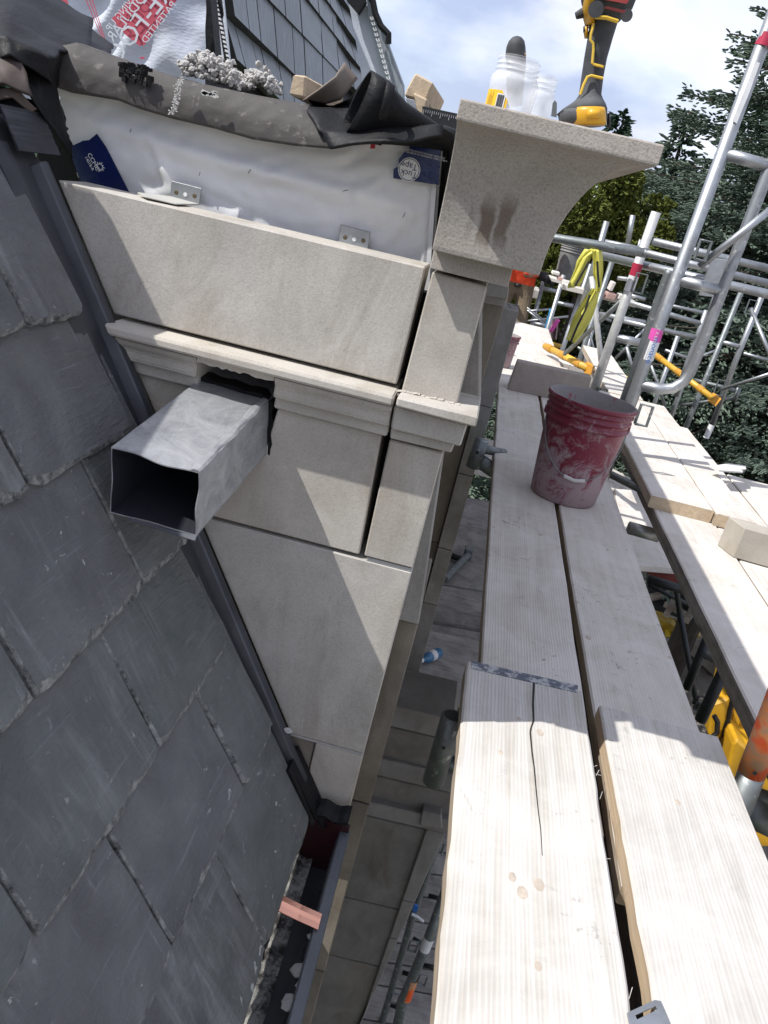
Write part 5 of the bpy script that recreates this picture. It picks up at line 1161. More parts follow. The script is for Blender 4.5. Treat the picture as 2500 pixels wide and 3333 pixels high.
# ------------------------------------------------------------------ jars, drill and tools on the cornice
def _jar(nt, bs):
    n = N(nt); bs.inputs['Base Color'].default_value = (.86, .88, .90, 1); bs.inputs['Roughness'].default_value = .25; bs.inputs['Alpha'].default_value = .34; n.bump(bs, n.noise(n.coord(), 30, 4), .2, .003)
JARM = mat('milky clear plastic', _jar)
def _haze(nt, bs):
    bs.inputs['Base Color'].default_value = (.8, .81, .82, 1); bs.inputs['Alpha'].default_value = .22; bs.inputs['Roughness'].default_value = .5
JARW = mat('dusty white plastic film', _haze)
zt_ = zf1
def jar(px0, px1, pyb, Y, H, lab, mt=JARM, label=False, thick=True):
    c0, c1 = P(px0, pyb, Y=Y), P(px1, pyb, Y=Y); r = (c1 - c0).length / 2; c = (c0 + c1) / 2; c.z = zt_ + .0004
    th = thing('plastic_jar', c, lab, 'jar'); h = H
    pr = [(.001, 0), (r * .9, 0), (r * .98, .004), (r, .012), (r * .965, h * .18), (r * .965, h * .45), (r, h * .50), (r, h * .62), (r * .96, h * .70), (r * .86, h * .74), (r * .84, h * .78), (r * .89, h * .795), (r * .89, h * .815), (r * .84, h * .825), (r * .84, h * .87), (r * .88, h * .88), (r * .88, h * .90), (r * .835, h * .91), (r * .835, h * .95), (r * .87, h * .96), (r * .865, h)]
    g = G(); g.lathe(c, pr, 40); b = g.out('jar_body', mt, th, smooth=True)
    g = G(); g.lathe(c + Vector((0, 0, .003)), [(max(.001, a - .003), z) for a, z in pr], 32); g.out('dust_film', JARW, th, smooth=True)
    return th, c, r
j1, jc, jr = jar(1576, 1737, 345, 1.17, P(1650, 190, Y=1.17).z - zf1, 'larger milky plastic jar with a yellow label on top of the cornice', JARM)
# label wrapped on the front
def wrap_label(c, r, a0, a1, z0, z1, m, par, name='label', off=.001, cut=None):
    v = []; n_ = 14
    for k in range(n_ + 1):
        a = lerp(a0, a1, k / n_); zz1 = z1 if not cut or k < n_ - 4 else lerp(z1, z1 - cut, (k - n_ + 4) / 4)
        for z in (z0, zz1): v.append(c + Vector((math.cos(a) * (r + off), math.sin(a) * (r + off), z)))
    return emit(name, v, [(2 * k, 2 * k + 2, 2 * k + 3, 2 * k + 1) for k in range(n_)], m, par, smooth=True)
LY = m_flat('yellow label', (.80, .47, .02), .45)
wrap_label(jc, jr, rad(205), rad(266), .006, P(1620, 288, Y=1.13).z - zf1, LY, j1, cut=.010)
wrap_label(jc, jr, rad(240), rad(260), .006, P(1645, 305, Y=1.13).z - zf1, WHITE, j1, off=.0016)
for k in range(9): wrap_label(jc, jr, rad(242 + k * 1.7), rad(242.8 + k * 1.7 + (k % 3) * .3), .010, P(1645, 309, Y=1.13).z - zf1, INK, j1, name='barcode_bar', off=.002)
for k in range(4):
    wrap_label(jc, jr, rad(216 + k * 4), rad(217 + k * 4), .012, .024 + .004 * (k % 2), m_flat('brown small print', (.25, .13, .02), .6), j1, name='small_print', off=.0016)
j2, jc2, jr2 = jar(1702, 1794, 372, 1.28, P(1760, 250, Y=1.28).z - zf1, 'smaller clear plastic jar behind the labelled jar', JARM)
RUB = m_simple('dusty black rubber', (.085, .087, .09), .75, 0, 35, .35, .6, bdist=.002, vscale=22, dark=(.018, .019, .021)); YT = m_simple('yellow tool plastic', (.68, .36, .015), .42, 0, 30, .15, .3)
def loft(name, secs, Y, m, par, dep=.8, n=18, sq=2.6, dy=0, smooth=True):
    rs = []
    for (y, xl, xr_, *d) in secs:
        a, b = P(xl, y, Y=Y), P(xr_, y, Y=Y); c = (a + b) / 2; hw = (b - a).length / 2; dd_ = d[0] if d else hw * dep; u = (b - a).normalized()
        rs.append([c + Vector((0, dy, 0)) + (u * math.copysign(abs(math.cos(t)) ** (2 / sq), math.cos(t)) * hw + Vector((0, math.copysign(abs(math.sin(t)) ** (2 / sq), math.sin(t)) * dd_, 0))) for t in (k * math.tau / n for k in range(n))])
    g = G(); g.rings(rs); return g.out(name, m, par, smooth=smooth)
dr = thing('cordless_drill', P(1905, 405, Y=1.17), 'dusty black and yellow cordless drill standing on its battery on the cornice', 'drill')
YD = 1.17
loft('battery', [(407, 1822, 1972, .040), (398, 1820, 1974, .044), (375, 1816, 1976, .044), (362, 1826, 1970, .042)], YD, RUB, dr)
loft('battery_front', [(414, 1868, 1962, .020), (408, 1862, 1966, .022), (372, 1860, 1964, .022), (360, 1866, 1960, .020)], YD, YT, dr, dy=-.028)
loft('latch', [(398, 1898, 1938, .006), (372, 1902, 1940, .006)], YD, YT, dr, dy=-.052)
loft('handle', [(372, 1812, 1977, .040), (356, 1830, 1976, .042), (340, 1855, 1970, .038), (325, 1874, 1962, .030), (310, 1884, 1957, .024), (253, 1892, 1964, .022), (190, 1901, 1976, .023), (127, 1912, 1994, .024), (76, 1920, 2010, .026), (50, 1918, 2022, .030)], YD, RUB, dr, sq=2.3)
loft('motor_body', [(66, 1935, 2020, .026), (50, 1915, 2035, .032), (30, 1900, 2058, .038), (0, 1893, 2070, .042), (-60, 1885, 2085, .045), (-150, 1890, 2100, .040)], YD, RUB, dr, sq=2.8)
loft('front_housing', [(85, 1905, 1935, .020), (40, 1897, 1930, .034), (5, 1897, 1935, .040), (-60, 1895, 1940, .042)], YD, YT, dr, dy=-.004)
loft('trigger', [(122, 1902, 1916, .008), (90, 1899, 1914, .009)], YD, YT, dr); loft('trigger', [(105, 1898, 1912, .006), (88, 1898, 1912, .006)], YD, RUB, dr, dy=-.002)
def ytrim(pts, dy=-.026, r=.0016): g = G(); g.tube([P(a, b, Y=YD + dy) for a, b in pts], r, 6); g.out('yellow_trim', m_flat('yellow trim', (.72, .48, .05), .5), dr)
ytrim([(1931, 76), (1930, 90), (1924, 110), (1922, 130), (1931, 142), (1932, 160), (1928, 205), (1935, 210), (1966, 218)]); ytrim([(1963, 255), (1925, 246), (1912, 250), (1900, 275), (1889, 308)]); ytrim([(1938, 55), (1975, 58), (2012, 70)], -.034, .0022)
g = G(); g.tube([P(1897, 42, Y=YD), P(1874, 52, Y=YD)], [.006, .004], 10); g.out('bit_stub', RUB, dr)
g = G(); g.tube([P(1940, 30, Y=YD - .04), P(1940, 30, Y=YD - .046)], .009, 14); g.out('screw_boss', RUB, dr); g = G(); g.tube([P(2040, 50, Y=YD - .03), P(2040, 50, Y=YD - .036)], .007, 14); g.out('screw_boss', RUB, dr)
REDP = m_flat('dull red plate', (.30, .035, .03), .5); g = G(); g.extr([P(a, b, Y=YD - .043) for a, b in ((1965, 25), (2030, 42), (2038, 34), (1975, 20))], (0, .002, 0)); g.out('red_plate', REDP, dr)
g = G(); g.extr([P(a, b, Y=YD - .046) for a, b in ((1955, -4), (2040, 12), (2060, -20), (1960, -20))], (0, .002, 0)); g.out('red_plate', REDP, dr)
loft('belt_clip', [(414, 1975, 1988, .01), (370, 1978, 1986, .012)], YD, RUB, dr)
sd = thing('second_drill', P(1680, 180, Y=1.33), 'rounded dusty black tool head showing above the labelled jar', 'power tool')
loft('tool_head', [(340, 1650, 1700, .028), (215, 1648, 1712, .028), (178, 1645, 1712, .028), (155, 1648, 1711, .028), (138, 1655, 1708, .026), (126, 1665, 1700, .018), (120, 1675, 1690, .008)], 1.33, RUB, sd)
loft('yellow_collar', [(200, 1646, 1712, .029), (178, 1650, 1713, .029)], 1.33, YT, sd, dy=.002)
bl_ = thing('putty_knife', P(1800, 380, Y=1.24), 'thin steel blade leaning between the small jar and the drill', 'putty knife')
g = G(); g.extr([P(a, b, Y=1.24) for a, b in ((1794, 378), (1812, 382), (1813, 335), (1806, 326), (1799, 335))], (0, .0015, 0)); g.out('blade', GALV_D, bl_)

# ------------------------------------------------------------------ tube stubs by the planks
s1 = thing('scaffold_coupler_post', P(1440, 2500, Y=1.9), 'dusty scaffold tube stub with a bolt hole, at the left edge of the clean plank', 'scaffold tube')
ya_ = 1.62
tb(s1, [(1474, 2330, ya_), (1410, 2545, ya_)], .0265, GALV_D, 'tube', n=20)
g = G(); A_, B_ = P(1474, 2330, Y=ya_), P(1410, 2545, Y=ya_); d = (A_ - B_).normalized(); g.tube([A_ + d * .0005 - d * .0, A_ + d * .0012], .021, 18); g.out('open_end', INK, s1)
c = P(1444, 2434, Y=ya_ - .0262); g = G(); g.tube([c, c - Vector((0, .001, 0))], .0045, 12); g.out('bolt_hole', INK, s1)
tb(s1, [(1430, 2470, ya_ + .01), (1560, 2520, ya_ + .04)], .019, GALV_D, 'arm'); tb(s1, [(1460, 2400, ya_ + .01), (1560, 2420, ya_ + .04)], .008, GALV_D, 'arm')
s2 = thing('scaffold_coupler_post', P(1540, 1530, Y=3.1), 'dark scaffold tube stub between the shaded pier and the long dusty plank', 'scaffold tube')
tb(s2, [(1570, 1432, 3.1), (1538, 1520, 3.1)], .028, GALV_D, 'tube', n=18); tb(s2, [(1560, 1500, 3.12), (1650, 1560, 3.2)], .03, GALV_D, 'arm'); tb(s2, [(1575, 1462, 3.12), (1640, 1475, 3.2)], .018, GALV_D, 'arm')
c = P(1554, 1473, Y=3.07); g = G(); g.tube([c, c - Vector((0, .002, 0))], .007, 10); g.out('bolt_hole', INK, s2)
s3 = thing('orange_painted_tube', P(2420, 2600, Y=1.6), 'scaffold tube with worn orange paint at the right edge', 'scaffold tube')
A_, B_ = P(2530, 2300, Y=1.35), P(2400, 2640, Y=1.35)
d = (B_ - A_); g = G(); g.tube([A_ - d * .3, A_ + d * .62], .0250, 20); g.out('tube', ORG, s3, smooth=True)
g = G(); g.tube([A_ + d * .55, A_ + d * 1.9], .0245, 20); g.out('tube', GALV_D, s3, smooth=True)
c = P(2457, 2517, Y=1.322); g = G(); g.tube([c, c - Vector((0, .001, 0))], .004, 12); g.out('bolt_hole', INK, s3)
tb(s3, [(2395, 2620, 1.40), (2560, 2700, 1.40)], .030, GALV_D, 'cross_tube', n=18); tb(s3, [(2440, 2580, 1.6), (2560, 2620, 1.6)], .018, GALV_D, 'cross_tube', n=14)
# tubes and boards in the gap between the decks
def lower(px0, px1, y0, y1, r, m, lab, name='scaffold_tube', cat='scaffold tube'):
    t = thing(name, P(*px0, Y=y0), lab, cat, 'tubes seen in the gap between the decks'); g = G(); g.tube([P(*px0, Y=y0), P(*px1, Y=y1)], r, 14); g.out('tube', m, t, smooth=True); return t
BLKT = m_simple('black painted tube', (.022, .026, .028), .45, .3, 30, .2, .5)
lower((2045, 1717), (2145, 1745), 2.9, 2.9, .024, GALV, 'short bright tube joining the decks in the gap, right of the bucket')
lower((2110, 1885), (2275, 1935), 4.6, 4.6, .028, BLKT, 'black tube crossing the gap below the red painted board end')
lower((2110, 1905), (2290, 1990), 5.2, 5.2, .013, BLKT, 'thin black brace just under the black tube in the gap')
lower((2195, 1860), (2215, 2020), 5, 5, .018, BLKT, 'upright black brace, upper part, in the middle of the gap').location
lower((2212, 1990), (2272, 2310), 5, 5, .018, BLKT, 'long thin black brace running down the gap between the decks')
lower((2310, 2060), (2235, 2240), 4.6, 4.6, .028, BLKT, 'dark scaffold leg leaning left in the gap above the excavator')
lower((2362, 2170), (2280, 2345), 4.2, 4.2, .034, BLKT, 'thicker dark scaffold leg in the gap next to the excavator')
lower((2285, 2130), (2362, 2165), 4.6, 4.3, .018, GALV_D, 'short bent rung joining the two dark scaffold legs in the gap')
lock(lower((2255, 2285), (2300, 2300), 4.4, 4.4, .012, BLKT, 'small cross piece with a clip beside the thin black brace'), (2280, 2290), 4.4, 1.2, BLKT)
lower((1990, 1545), (2150, 1625), 3.4, 2.9, .016, GALV_D, 'flat looking grey rail between the bucket and the stacked planks')
for i, (pts, z, m, lab) in enumerate((([(2000, 1590), (2130, 1600), (2220, 1850), (2050, 1835)], -1.75, WOODF, 'lower deck board lying in sun and shade below the gap, outer'), ([(1950, 1500), (2060, 1560), (2110, 1850), (2000, 1800)], -1.78, WOODG, 'lower deck board below the gap, close to the bucket'))):
    g = G(); g.extr([P(a, b, Z=z) for a, b in pts], (0, 0, -.045)); tag(g.out('scaffold_plank', m, bev=.004), lab, 'plank', 'lower deck boards')
g = G(); q = [P(a, b, Z=-1.80) for a, b in ((2085, 1822), (2215, 1868), (2216, 1876), (2088, 1836))]; g.extr(q, (0, 0, -.05)); tag(g.out('board_end', m_flat('red painted board end', (.22, .05, .04), .8)), 'red painted end of a lower deck board in the gap', 'board')

# ------------------------------------------------------------------ lower facade, lower decks
fac = thing('lower_facade', (.0, 2.9, -3), 'dim lower limestone facade with moulded bands far below, left of the clean plank', 'facade')
YF = 2.9
DIM1 = m_stone((.19, .18, .165), (.12, .112, .10), 'limestone darkened for shade'); DIM2 = m_stone((.24, .23, .215), (.16, .15, .14), 'band limestone toned for shade')  # both facade stones coloured darker in place of the occlusion shade
def fy(pxs, dy, th, m=STONE3, name='stone_course'): return yp([W2(a, b, YF + dy) for a, b in pxs], YF + dy, th, name=name, m=m, par=fac, bev=.004)
def xl_(py): return 1290 - (py - 2290) * .36 - 60
def xr_(py): return 1450 - (py - 2340) * -.0 if py < 2600 else 1452 - (py - 2690) * .41
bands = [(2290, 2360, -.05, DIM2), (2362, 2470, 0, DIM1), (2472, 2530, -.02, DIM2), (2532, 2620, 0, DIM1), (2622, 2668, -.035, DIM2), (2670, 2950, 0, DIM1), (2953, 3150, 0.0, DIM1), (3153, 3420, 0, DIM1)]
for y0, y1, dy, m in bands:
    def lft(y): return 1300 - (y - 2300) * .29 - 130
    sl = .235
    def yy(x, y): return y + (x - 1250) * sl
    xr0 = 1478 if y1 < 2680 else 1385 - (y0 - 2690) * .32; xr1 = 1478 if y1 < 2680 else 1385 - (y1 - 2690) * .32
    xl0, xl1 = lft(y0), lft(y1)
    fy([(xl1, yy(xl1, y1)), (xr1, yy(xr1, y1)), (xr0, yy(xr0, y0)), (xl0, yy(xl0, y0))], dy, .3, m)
for y0, y1 in ((2688, 2935), (2938, 3065), (3068, 3250), (3253, 3460)):
    xa0, xa1 = 1388 - (y0 - 2690) * .32, 1388 - (y1 - 2690) * .32; xb0, xb1 = 1450 - (y0 - 2690) * .41, 1450 - (y1 - 2690) * .41
    def yy(x, y): return y + (x - 1330) * .2
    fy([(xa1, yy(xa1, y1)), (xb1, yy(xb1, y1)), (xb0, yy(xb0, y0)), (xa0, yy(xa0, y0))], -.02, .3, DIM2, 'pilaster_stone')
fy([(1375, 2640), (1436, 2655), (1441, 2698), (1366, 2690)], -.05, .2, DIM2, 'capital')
# lower deck behind pier, at 2 m below
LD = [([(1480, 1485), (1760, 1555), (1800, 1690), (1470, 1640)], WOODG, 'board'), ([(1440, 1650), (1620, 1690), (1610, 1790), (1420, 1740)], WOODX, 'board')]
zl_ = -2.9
deck = thing('lower_deck', (.6, 5, zl_), 'lower scaffold deck of stained, shade-darkened boards seen deep between the pier and the long plank', 'deck')
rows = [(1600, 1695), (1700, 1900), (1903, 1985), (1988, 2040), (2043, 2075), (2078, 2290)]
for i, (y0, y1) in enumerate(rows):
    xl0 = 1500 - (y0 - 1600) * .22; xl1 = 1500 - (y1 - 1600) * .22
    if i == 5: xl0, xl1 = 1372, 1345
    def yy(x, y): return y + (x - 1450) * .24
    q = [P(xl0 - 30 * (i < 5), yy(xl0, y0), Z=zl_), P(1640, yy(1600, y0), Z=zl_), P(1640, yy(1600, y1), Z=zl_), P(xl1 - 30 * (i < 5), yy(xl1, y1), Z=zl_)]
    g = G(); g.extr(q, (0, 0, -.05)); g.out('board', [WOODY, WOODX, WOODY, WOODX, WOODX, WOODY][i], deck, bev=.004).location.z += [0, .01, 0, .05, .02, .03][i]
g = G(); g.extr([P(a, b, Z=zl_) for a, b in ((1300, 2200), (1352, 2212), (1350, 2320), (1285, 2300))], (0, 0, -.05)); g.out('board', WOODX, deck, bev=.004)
bt_ = thing('water_bottle', P(1395, 2140, Z=zl_ + .04), 'blue plastic water bottle lying on the lower deck', 'bottle')
a, b = P(1372, 2150, Z=zl_ + .075), P(1432, 2122, Z=zl_ + .075); d = b - a
g = G(); g.tube([a, a + d * .06, a + d * .12, a + d * .25, a + d * .3, a + d * .9, b], [.014, .014, .016, .034, .036, .036, .026], 16); g.out('bottle_body', m_flat('blue bottle plastic', (.05, .16, .30), .3), bt_, smooth=True)
g = G(); g.tube([a + d * .45, a + d * .68], .037, 16); g.out('bottle_label', WHITE, bt_, smooth=True); g = G(); g.tube([a - d * .06, a + d * .05], .016, 12); g.out('cap', WHITE, bt_)
t = thing('loose_scaffold_tube', P(1485, 1850, Z=zl_ + .06), 'loose scaffold tube with a clamp lying across the lower deck', 'scaffold tube')
g = G(); g.tube([P(1447, 1885, Z=zl_ + .06), P(1522, 1808, Z=zl_ + .07)], .03, 12); g.out('tube', GALV_D, t); g = G(); g.tube([P(1460, 1805, Z=zl_ + .05), P(1515, 1826, Z=zl_ + .06)], .028, 12); g.out('tube', BLKT, t)
g = G(); g.obox(P(1525, 1800, Z=zl_ + .08), (1, 0, 0), (0, 1, 0), (0, 0, 1), .04, .03, .05); g.out('clamp', GALV_D, t, bev=.01)
# deepest deck at the bottom, with its frames
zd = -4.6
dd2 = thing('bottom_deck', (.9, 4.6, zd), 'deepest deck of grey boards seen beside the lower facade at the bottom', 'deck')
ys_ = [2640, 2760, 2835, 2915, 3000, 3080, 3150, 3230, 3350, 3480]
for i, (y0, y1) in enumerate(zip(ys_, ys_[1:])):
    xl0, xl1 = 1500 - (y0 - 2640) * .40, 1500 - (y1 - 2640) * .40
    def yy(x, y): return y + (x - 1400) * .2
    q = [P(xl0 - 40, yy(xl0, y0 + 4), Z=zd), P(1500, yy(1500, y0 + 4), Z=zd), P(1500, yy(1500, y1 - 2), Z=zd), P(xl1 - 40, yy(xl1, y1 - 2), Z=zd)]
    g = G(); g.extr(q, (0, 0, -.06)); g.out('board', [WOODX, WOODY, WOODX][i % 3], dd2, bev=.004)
fr = thing('scaffolding', P(1300, 3100, Y=3.6), 'dark scaffold poles with orange and white worn spots beside the lower facade', 'scaffold frame', 'scaffold frames beside the wall')
tb(fr, [(1478, 2590, 3.5), (1430, 2730, 3.5), (1350, 2960, 3.5), (1240, 3340, 3.5), (1200, 3480, 3.5)], .020, GALV_D, 'pole')
tb(fr, [(1460, 2880, 3.3), (1390, 3070, 3.3), (1310, 3260, 3.3), (1280, 3400, 3.3)], .028, GALV_D, 'pole'); sleeve(fr, (1398, 3050), (1382, 3090), 3.3, .0295, STK_W); sleeve(fr, (1345, 3185), (1322, 3250), 3.3, .029, ORG)
for x0, y0, x1, y1 in ((1395, 2915, 1450, 2930), (1350, 2700, 1350, 2701), (1310, 3165, 1360, 3180), (1375, 3140, 1440, 3155), (1270, 3270, 1320, 3290), (1345, 3055, 1380, 3075)):
    if x1 - x0 > 3: tb(fr, [(x0, y0, 3.5), (x1, y1, 3.5)], .013, BLKT, 'rung', n=8)
for c_ in ((1455, 2765), (1345, 3080), (1285, 3250), (1375, 3190)): lock(fr, c_, 3.45, 1.0)
t = thing('blue_ribbon', P(1352, 2960, Y=3.4), 'scrap of blue and white plastic tied to the lower pole', 'plastic scrap'); g = G(); g.extr([P(a, b, Y=3.4) for a, b in ((1342, 2955), (1350, 2945), (1362, 2952), (1358, 2968), (1346, 2972))], (0, .01, 0)); g.out('blue_scrap', STK_B, t); g = G(); g.tube([P(1340, 2975, Y=3.4), P(1360, 2985, Y=3.4), P(1378, 3000, Y=3.4)], .008, 6); g.out('white_scrap', WHITE, t)
g = G(); g.tube([P(1392, 2800, Y=3.6), P(1390, 2840, Y=3.6), P(1388, 2878, Y=3.6)], .006, 6); tag(g.out('hanging_wire', BLKT), 'thin black wire hanging beside the lower pole', 'wire')

# ------------------------------------------------------------------ excavator, pallets and site clutter on the ground
ex = thing('mini_excavator', P(2400, 2600, Z=-6.4), 'yellow mini excavator parked on the ground under the scaffold', 'excavator')
YE = m_simple('excavator yellow', (.62, .33, .02), .38, 0, 10, .1, .2); XE = 8.6
def ey(pxs, y, th, m=YE, name='body_panel', bev=.03): g = G(); g.extr([P(a, b, Y=y) for a, b in pxs], (0, th, 0)); return g.out(name, m, ex, bev=bev)
ey([(2395, 2265), (2425, 2262), (2520, 2340), (2520, 2600), (2395, 2545), (2355, 2480), (2370, 2370)], XE, .9)
ey([(2320, 2290), (2372, 2272), (2385, 2300), (2350, 2400), (2330, 2430), (2305, 2395)], XE - .15, .3)
ey([(2385, 2420), (2400, 2405), (2435, 2440), (2520, 2470), (2520, 2760), (2430, 2760), (2365, 2520)], XE - .5, .5)
g = G(); g.tube([P(a, b, Y=XE - .25) for a, b in ((2325, 2330), (2336, 2350), (2334, 2385), (2318, 2400))], .03, 8); g.out('hose', CLB, ex)
g = G(); g.tube([P(a, b, Y=XE - .15) for a, b in ((2388, 2270), (2376, 2310), (2358, 2400))], .03, 6); g.out('seal', CLB, ex)
ey([(2340, 2560), (2520, 2640), (2520, 2760), (2340, 2700)], XE + .2, .5, CLB, 'track', .06)
tag(emit('blue_barrel', *(lambda g: (g.v, g.f))(G().lathe(P(2490, 2700, Z=-6.2), [(.001, 0), (.28, 0), (.29, .3), (.28, .7), (.001, .72)], 20)), m_flat('navy plastic', (.01, .02, .08), .4)), 'dark blue drum on the ground near the excavator', 'drum')
PAL = m_wood('pallet board', (.42, .33, .26), (.3, .22, .16), .5, axis=0)
pz = GZ
def gp(px, py, z=GZ): return P(px, py, Z=z)
pal = thing('stone_pallet', gp(2240, 2060), 'pallet of striped pale stone slabs on the ground in the gap between the decks', 'pallet')
c = gp(2235, 2070)
for k in range(7):
    g = G(); g.obox(c + Vector((-.9 + k * .3, .1 * k, .35)), (1, .3, 0), (-.3, 1, 0), (0, 0, 1), .11, .9, .35); g.out('stone_slab', m_flat('pale palleted stone', (.50, .45, .40), .9), pal, bev=.01)
pal2 = thing('stone_pallet', gp(2330, 2160), 'smaller pale stone stack on the ground nearer the excavator', 'pallet')
c = gp(2325, 2165)
for k in range(3): g = G(); g.obox(c + Vector((.3 * k, .1, .15 + .12 * (k % 2))), (1, .5, 0), (-.5, 1, 0), (0, 0, 1), .4, .5, .12); g.out('stone_slab', m_flat('pale palleted stone', (.50, .45, .40), .9), pal2, bev=.01)
gt = thing('mesh_panel_stack', P(2180, 1930, Z=-5.6), 'dark wire mesh panels with pinkish wooden battens, upper part of the gap', 'mesh panel')
MESH = m_simple('dark wire mesh', (.06, .065, .06), .8, 0, 90, .8, .6)
g = G(); g.extr([P(a, b, Z=-5.6) for a, b in ((2110, 1830), (2270, 1880), (2260, 2010), (2110, 1960))], (0, 0, -.1)); g.out('mesh', MESH, gt)
for a, b in (((2150, 1845), (2125, 1900)), ((2235, 1870), (2170, 2000)), ((2275, 1930), (2235, 2020)), ((2165, 1965), (2250, 2010)), ((2120, 1945), (2190, 1930))):
    g = G(); g.tube([P(*a, Z=-5.55), P(*b, Z=-5.55)], .07, 4); g.out('batten', PAL, gt)
for k, (a, c_, lab) in enumerate((((2150, 2030), (.62, .40, .03), 'yellow plastic piece on the ground at the edge of the gap'), ((2215, 2055), (.70, .48, .03), 'bright yellow crate part on the ground in the gap'), ((2155, 1975), (.45, .20, .10), 'orange-brown box on the ground in the gap'), ((2250, 2030), (.55, .52, .5), 'crumpled pale sheet on the ground in the gap'), ((2390, 2215), (.6, .6, .6), 'crumpled white plastic sheet on the ground under the right platform'))):
    lump('site_litter', gp(*a, -6.4), .32, m_flat('litter %d' % k, c_, .6), lab, 'litter', flat=.4, n=2, amp=.9, seed=k * 3)
g = G(); g.box((5.3, 10.0, GZ), (6.6, 11.4, GZ + 1.3)); tag(g.out('dark_container', m_flat('dark brown container', (.03, .02, .018), .7), bev=.03), 'dark brown container shadowed under the right platform', 'container')

# ------------------------------------------------------------------ trees
def crown_mesh(name, tufts, m, par): 
    """tufts: (pos, dir, len, width) -> three crossed tapering blades each"""
    v = []; f = []
    for p, d, L_, w in tufts:
        d = d.normalized(); a = d.orthogonal().normalized(); b = d.cross(a); k = len(v)
        ang = random.random() * 6.28; a, b = a * math.cos(ang) + b * math.sin(ang), b * math.cos(ang) - a * math.sin(ang)
        for s in (a, b):
            v += [p - s * w * .5, p + s * w * .5, p + d * L_ * .6 + s * w * .6, p + d * L_, p + d * L_ * .6 - s * w * .6]
            f.append((k, k + 1, k + 2, k + 3, k + 4)); k += 5
    return emit(name, v, f, m, par)
def foliage(nm, c0, c1):
    def fn(nt, bs):
        n = N(nt); v = n.coord(rnd=False)
        nt.links.new(n.mix(n.ramp(n.noise(v, .8, 4, .7), [(.35, 0), (.65, 1)]), n.mix(n.noise(v, 14, 3), c0, c1), n.mix(.5, c1, c0)), bs.inputs['Base Color']); bs.inputs['Roughness'].default_value = .75; bs.inputs['Specular IOR Level'].default_value = .25
    return mat(nm, fn)
BLUE_N = foliage('blue green needles', (.075, .108, .078), (.19, .238, .185)); DARK_N = foliage('dark needles', (.03, .055, .035), (.07, .11, .07)); LEAFY = foliage('yellow green leaves', (.045, .065, .012), (.15, .165, .03)); BARK = m_simple('bark', (.09, .07, .055), .95, 0, 12, 1, .5, bdist=.02)
def spruce(base, H, R, m, lab, dens=1.0, tl=.16, face=None, low=.0):
    th = thing('spruce_tree', base, lab, 'tree', 'spruce trees beyond the scaffold'); base = Vector(base)
    g = G(); g.tube([base, base + Vector((.1, 0, H * .5)), base + Vector((.05, 0, H * .99))], [.22, .13, .02], 10); g.out('trunk', BARK, th)
    tu = []; br_ = G(); nb = int(H * 34 * dens)
    for i in range(nb):
        t = (i + random.random()) / nb; z = H * (.02 + low + (.97 - low) * t); r = R * (1 - t) ** .85 * random.uniform(.72, 1.1) + .12
        a = random.random() * 6.283
        if face is not None:
            a = face + random.gauss(0, 1.1)
        d = Vector((math.cos(a), math.sin(a), 0)); s = base + Vector((0, 0, z)); pts = []
        for k in range(6): u = k / 5; pts.append(s + d * r * u + Vector((0, 0, -.30 * r * u + .16 * r * u * u)))
        if i % 4 == 0: br_.tube(pts, [.03 * (1 - k / 6) + .006 for k in range(6)], 4, cap=False)
        n_t = int((5 + r * (40 if tl < .1 else 24)) * (.8 + .4 * dens))
        for k in range(n_t):
            u = random.uniform(.12, 1) ** .75; j = min(int(u * 5), 4); p = lerp(pts[j], pts[j + 1], u * 5 - j); sd_ = Vector((-d.y, d.x, 0)) * random.choice((-1, 1)); spread = (1.1 - u) * r * .42 * random.random()
            q = p + sd_ * spread + Vector((0, 0, -spread * .25 + random.gauss(0, .03)))
            tu.append((q, d * .7 + sd_ * random.uniform(.2, .9) + Vector((0, 0, random.uniform(-.45, .35))), tl * random.uniform(.6, 1.3), tl * .24))
    br_.out('branches', BARK, th); crown_mesh('crown', tu, m, th); return len(tu)
toc = -math.pi / 2
spruce((4.95, 13.5, GZ), 14.0, 5.3, BLUE_N, 'large blue green spruce filling the right side behind the scaffold', 1.9, .098, face=rad(-120), low=.27)
spruce((6.8, 17.5, GZ), 17, 5.0, BLUE_N, 'taller blue green spruce rising at the right edge of the sky', .9, .2, face=rad(-115), low=.2)
pA = P(2035, 352, Y=30); spruce((pA.x, 30, GZ), pA.z - GZ, 3.2, DARK_N, 'slim distant spruce tip showing just right of the drill', .5, .30, face=rad(-100))
pB = P(1795, 700, Y=19); spruce((pB.x - .4, 19, GZ), pB.z - GZ + 1.5, 2.6, BLUE_N, 'dark spruce just right of the cornice, behind the grey bucket', .9, .20, face=rad(-100))
pC = P(2130, 560, Y=17); spruce((pC.x + .5, 18.5, GZ), 9.6, 3.0, BLUE_N, 'bluish spruce between the yellow green tree and the large spruce', .8, .18, face=rad(-110))
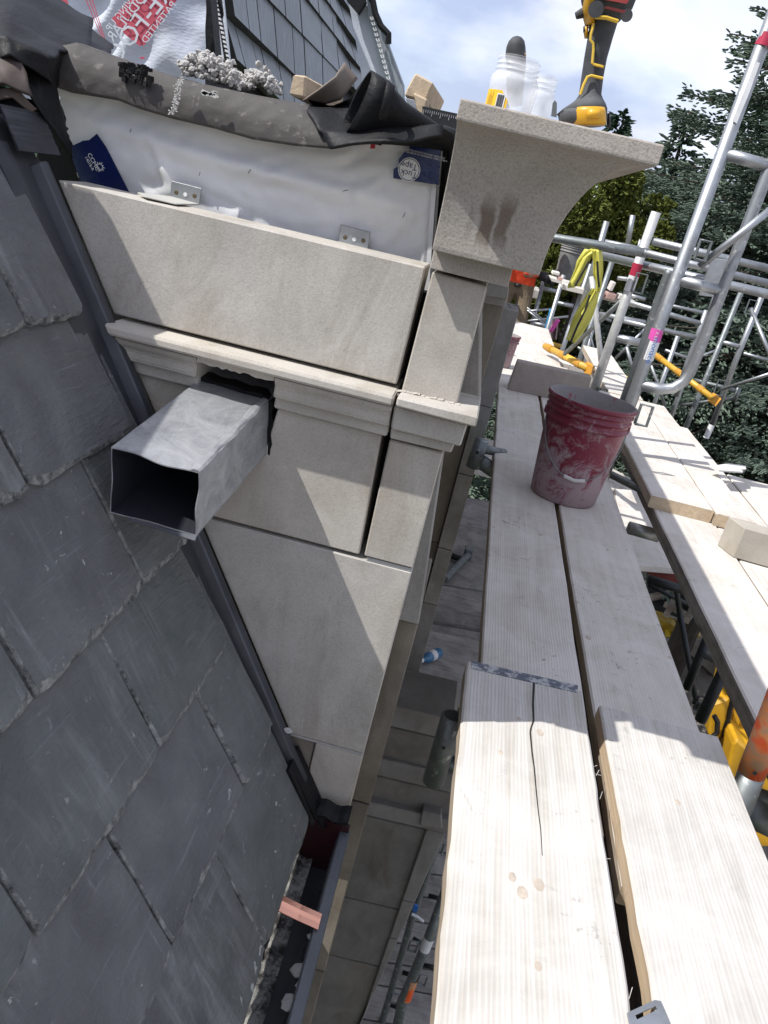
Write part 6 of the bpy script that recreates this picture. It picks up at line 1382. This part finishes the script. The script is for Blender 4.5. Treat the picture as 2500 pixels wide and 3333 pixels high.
def leafy(base, H, R, m, lab, nl=9000, cz=.62, size=.11, name='leafy_tree', cat='tree', grp=None, trunk=True):
    th = thing(name, base, lab, cat, grp); base = Vector(base)
    if trunk:
        g = G(); g.tube([base, base + Vector((0, 0, H * .8))], [.16, .05], 8)
        for k in range(9): a = k * 2.4; s = base + Vector((0, 0, H * (.35 + .05 * k))); g.tube([s, s + Vector((math.cos(a), math.sin(a), .6)) * R * .7], [.05, .012], 5)
        g.out('trunk', BARK, th)
    cl_ = []
    while len(cl_) < 26:
        q = Vector((jit(1), jit(1), jit(1)))
        if q.length < 1: cl_.append((Vector((q.x * R, q.y * R, H * cz + q.z * (R * 1.05 if trunk else H * .42))), random.uniform(.2, .42) * R))
    tu = []
    for k in range(nl):
        c, r = random.choice(cl_); d = Vector((random.gauss(0, 1), random.gauss(0, 1), random.gauss(0, 1))).normalized(); p = base + c + d * r * random.uniform(.6, 1.05)
        if p.z < base.z + .1: p.z = base.z + random.uniform(.05, .4)
        tu.append((p, d + Vector((jit(.8), jit(.8), jit(.8))), size * random.uniform(.7, 1.3), size * .6))
    crown_mesh('crown', tu, m, th)
pD = P(2000, 690, Y=11.5); leafy((pD.x - .15, 11.5, GZ), pD.z - GZ + .60, .78, LEAFY, 'yellow green leafy tree framed between the cornice and the spruces', 20000, .89, .06)
for k, (px, py, y, r, lab) in enumerate(((1740, 960, 12.5, .9, 'yellow green shrub behind the far deck, left of the blue rag'), (1700, 1080, 14, .8, 'low shrub at the lawn edge beside the shaded pier'), (1830, 1010, 13.5, .9, 'dark green shrub behind the dusty rag'), (1590, 1680, 11, .7, 'shrub below the deck seen between the pier and the plank'), (1940, 1100, 16, 1.3, 'dark shrub behind the spattered frame'))):
    p = P(px, py, Y=y); leafy((p.x, y, GZ if k == 3 else p.z - 1.2), 1.9 if k != 3 else 1.0, r, LEAFY if k not in (2, 4) else DARK_N, lab, 2600, .55, .09, 'shrub', 'shrub', 'shrubs along the lawn', trunk=False)
# far tree line round the site
wd = []
for k in range(5200):
    a = random.uniform(-1.2, 1.25); d = random.uniform(42, 60); h = random.random() ** .8 * (5.5 + 2.2 * math.sin(a * 9) + 1.2 * math.sin(a * 23 + 1))
    wd.append((Vector((math.sin(a) * d, math.cos(a) * d, GZ + h)), Vector((jit(1), jit(1), random.random())), 1.1, .9))
tag(crown_mesh('far_trees', wd, DARK_N, None), 'low belt of distant trees along the horizon', 'trees', kind='stuff')
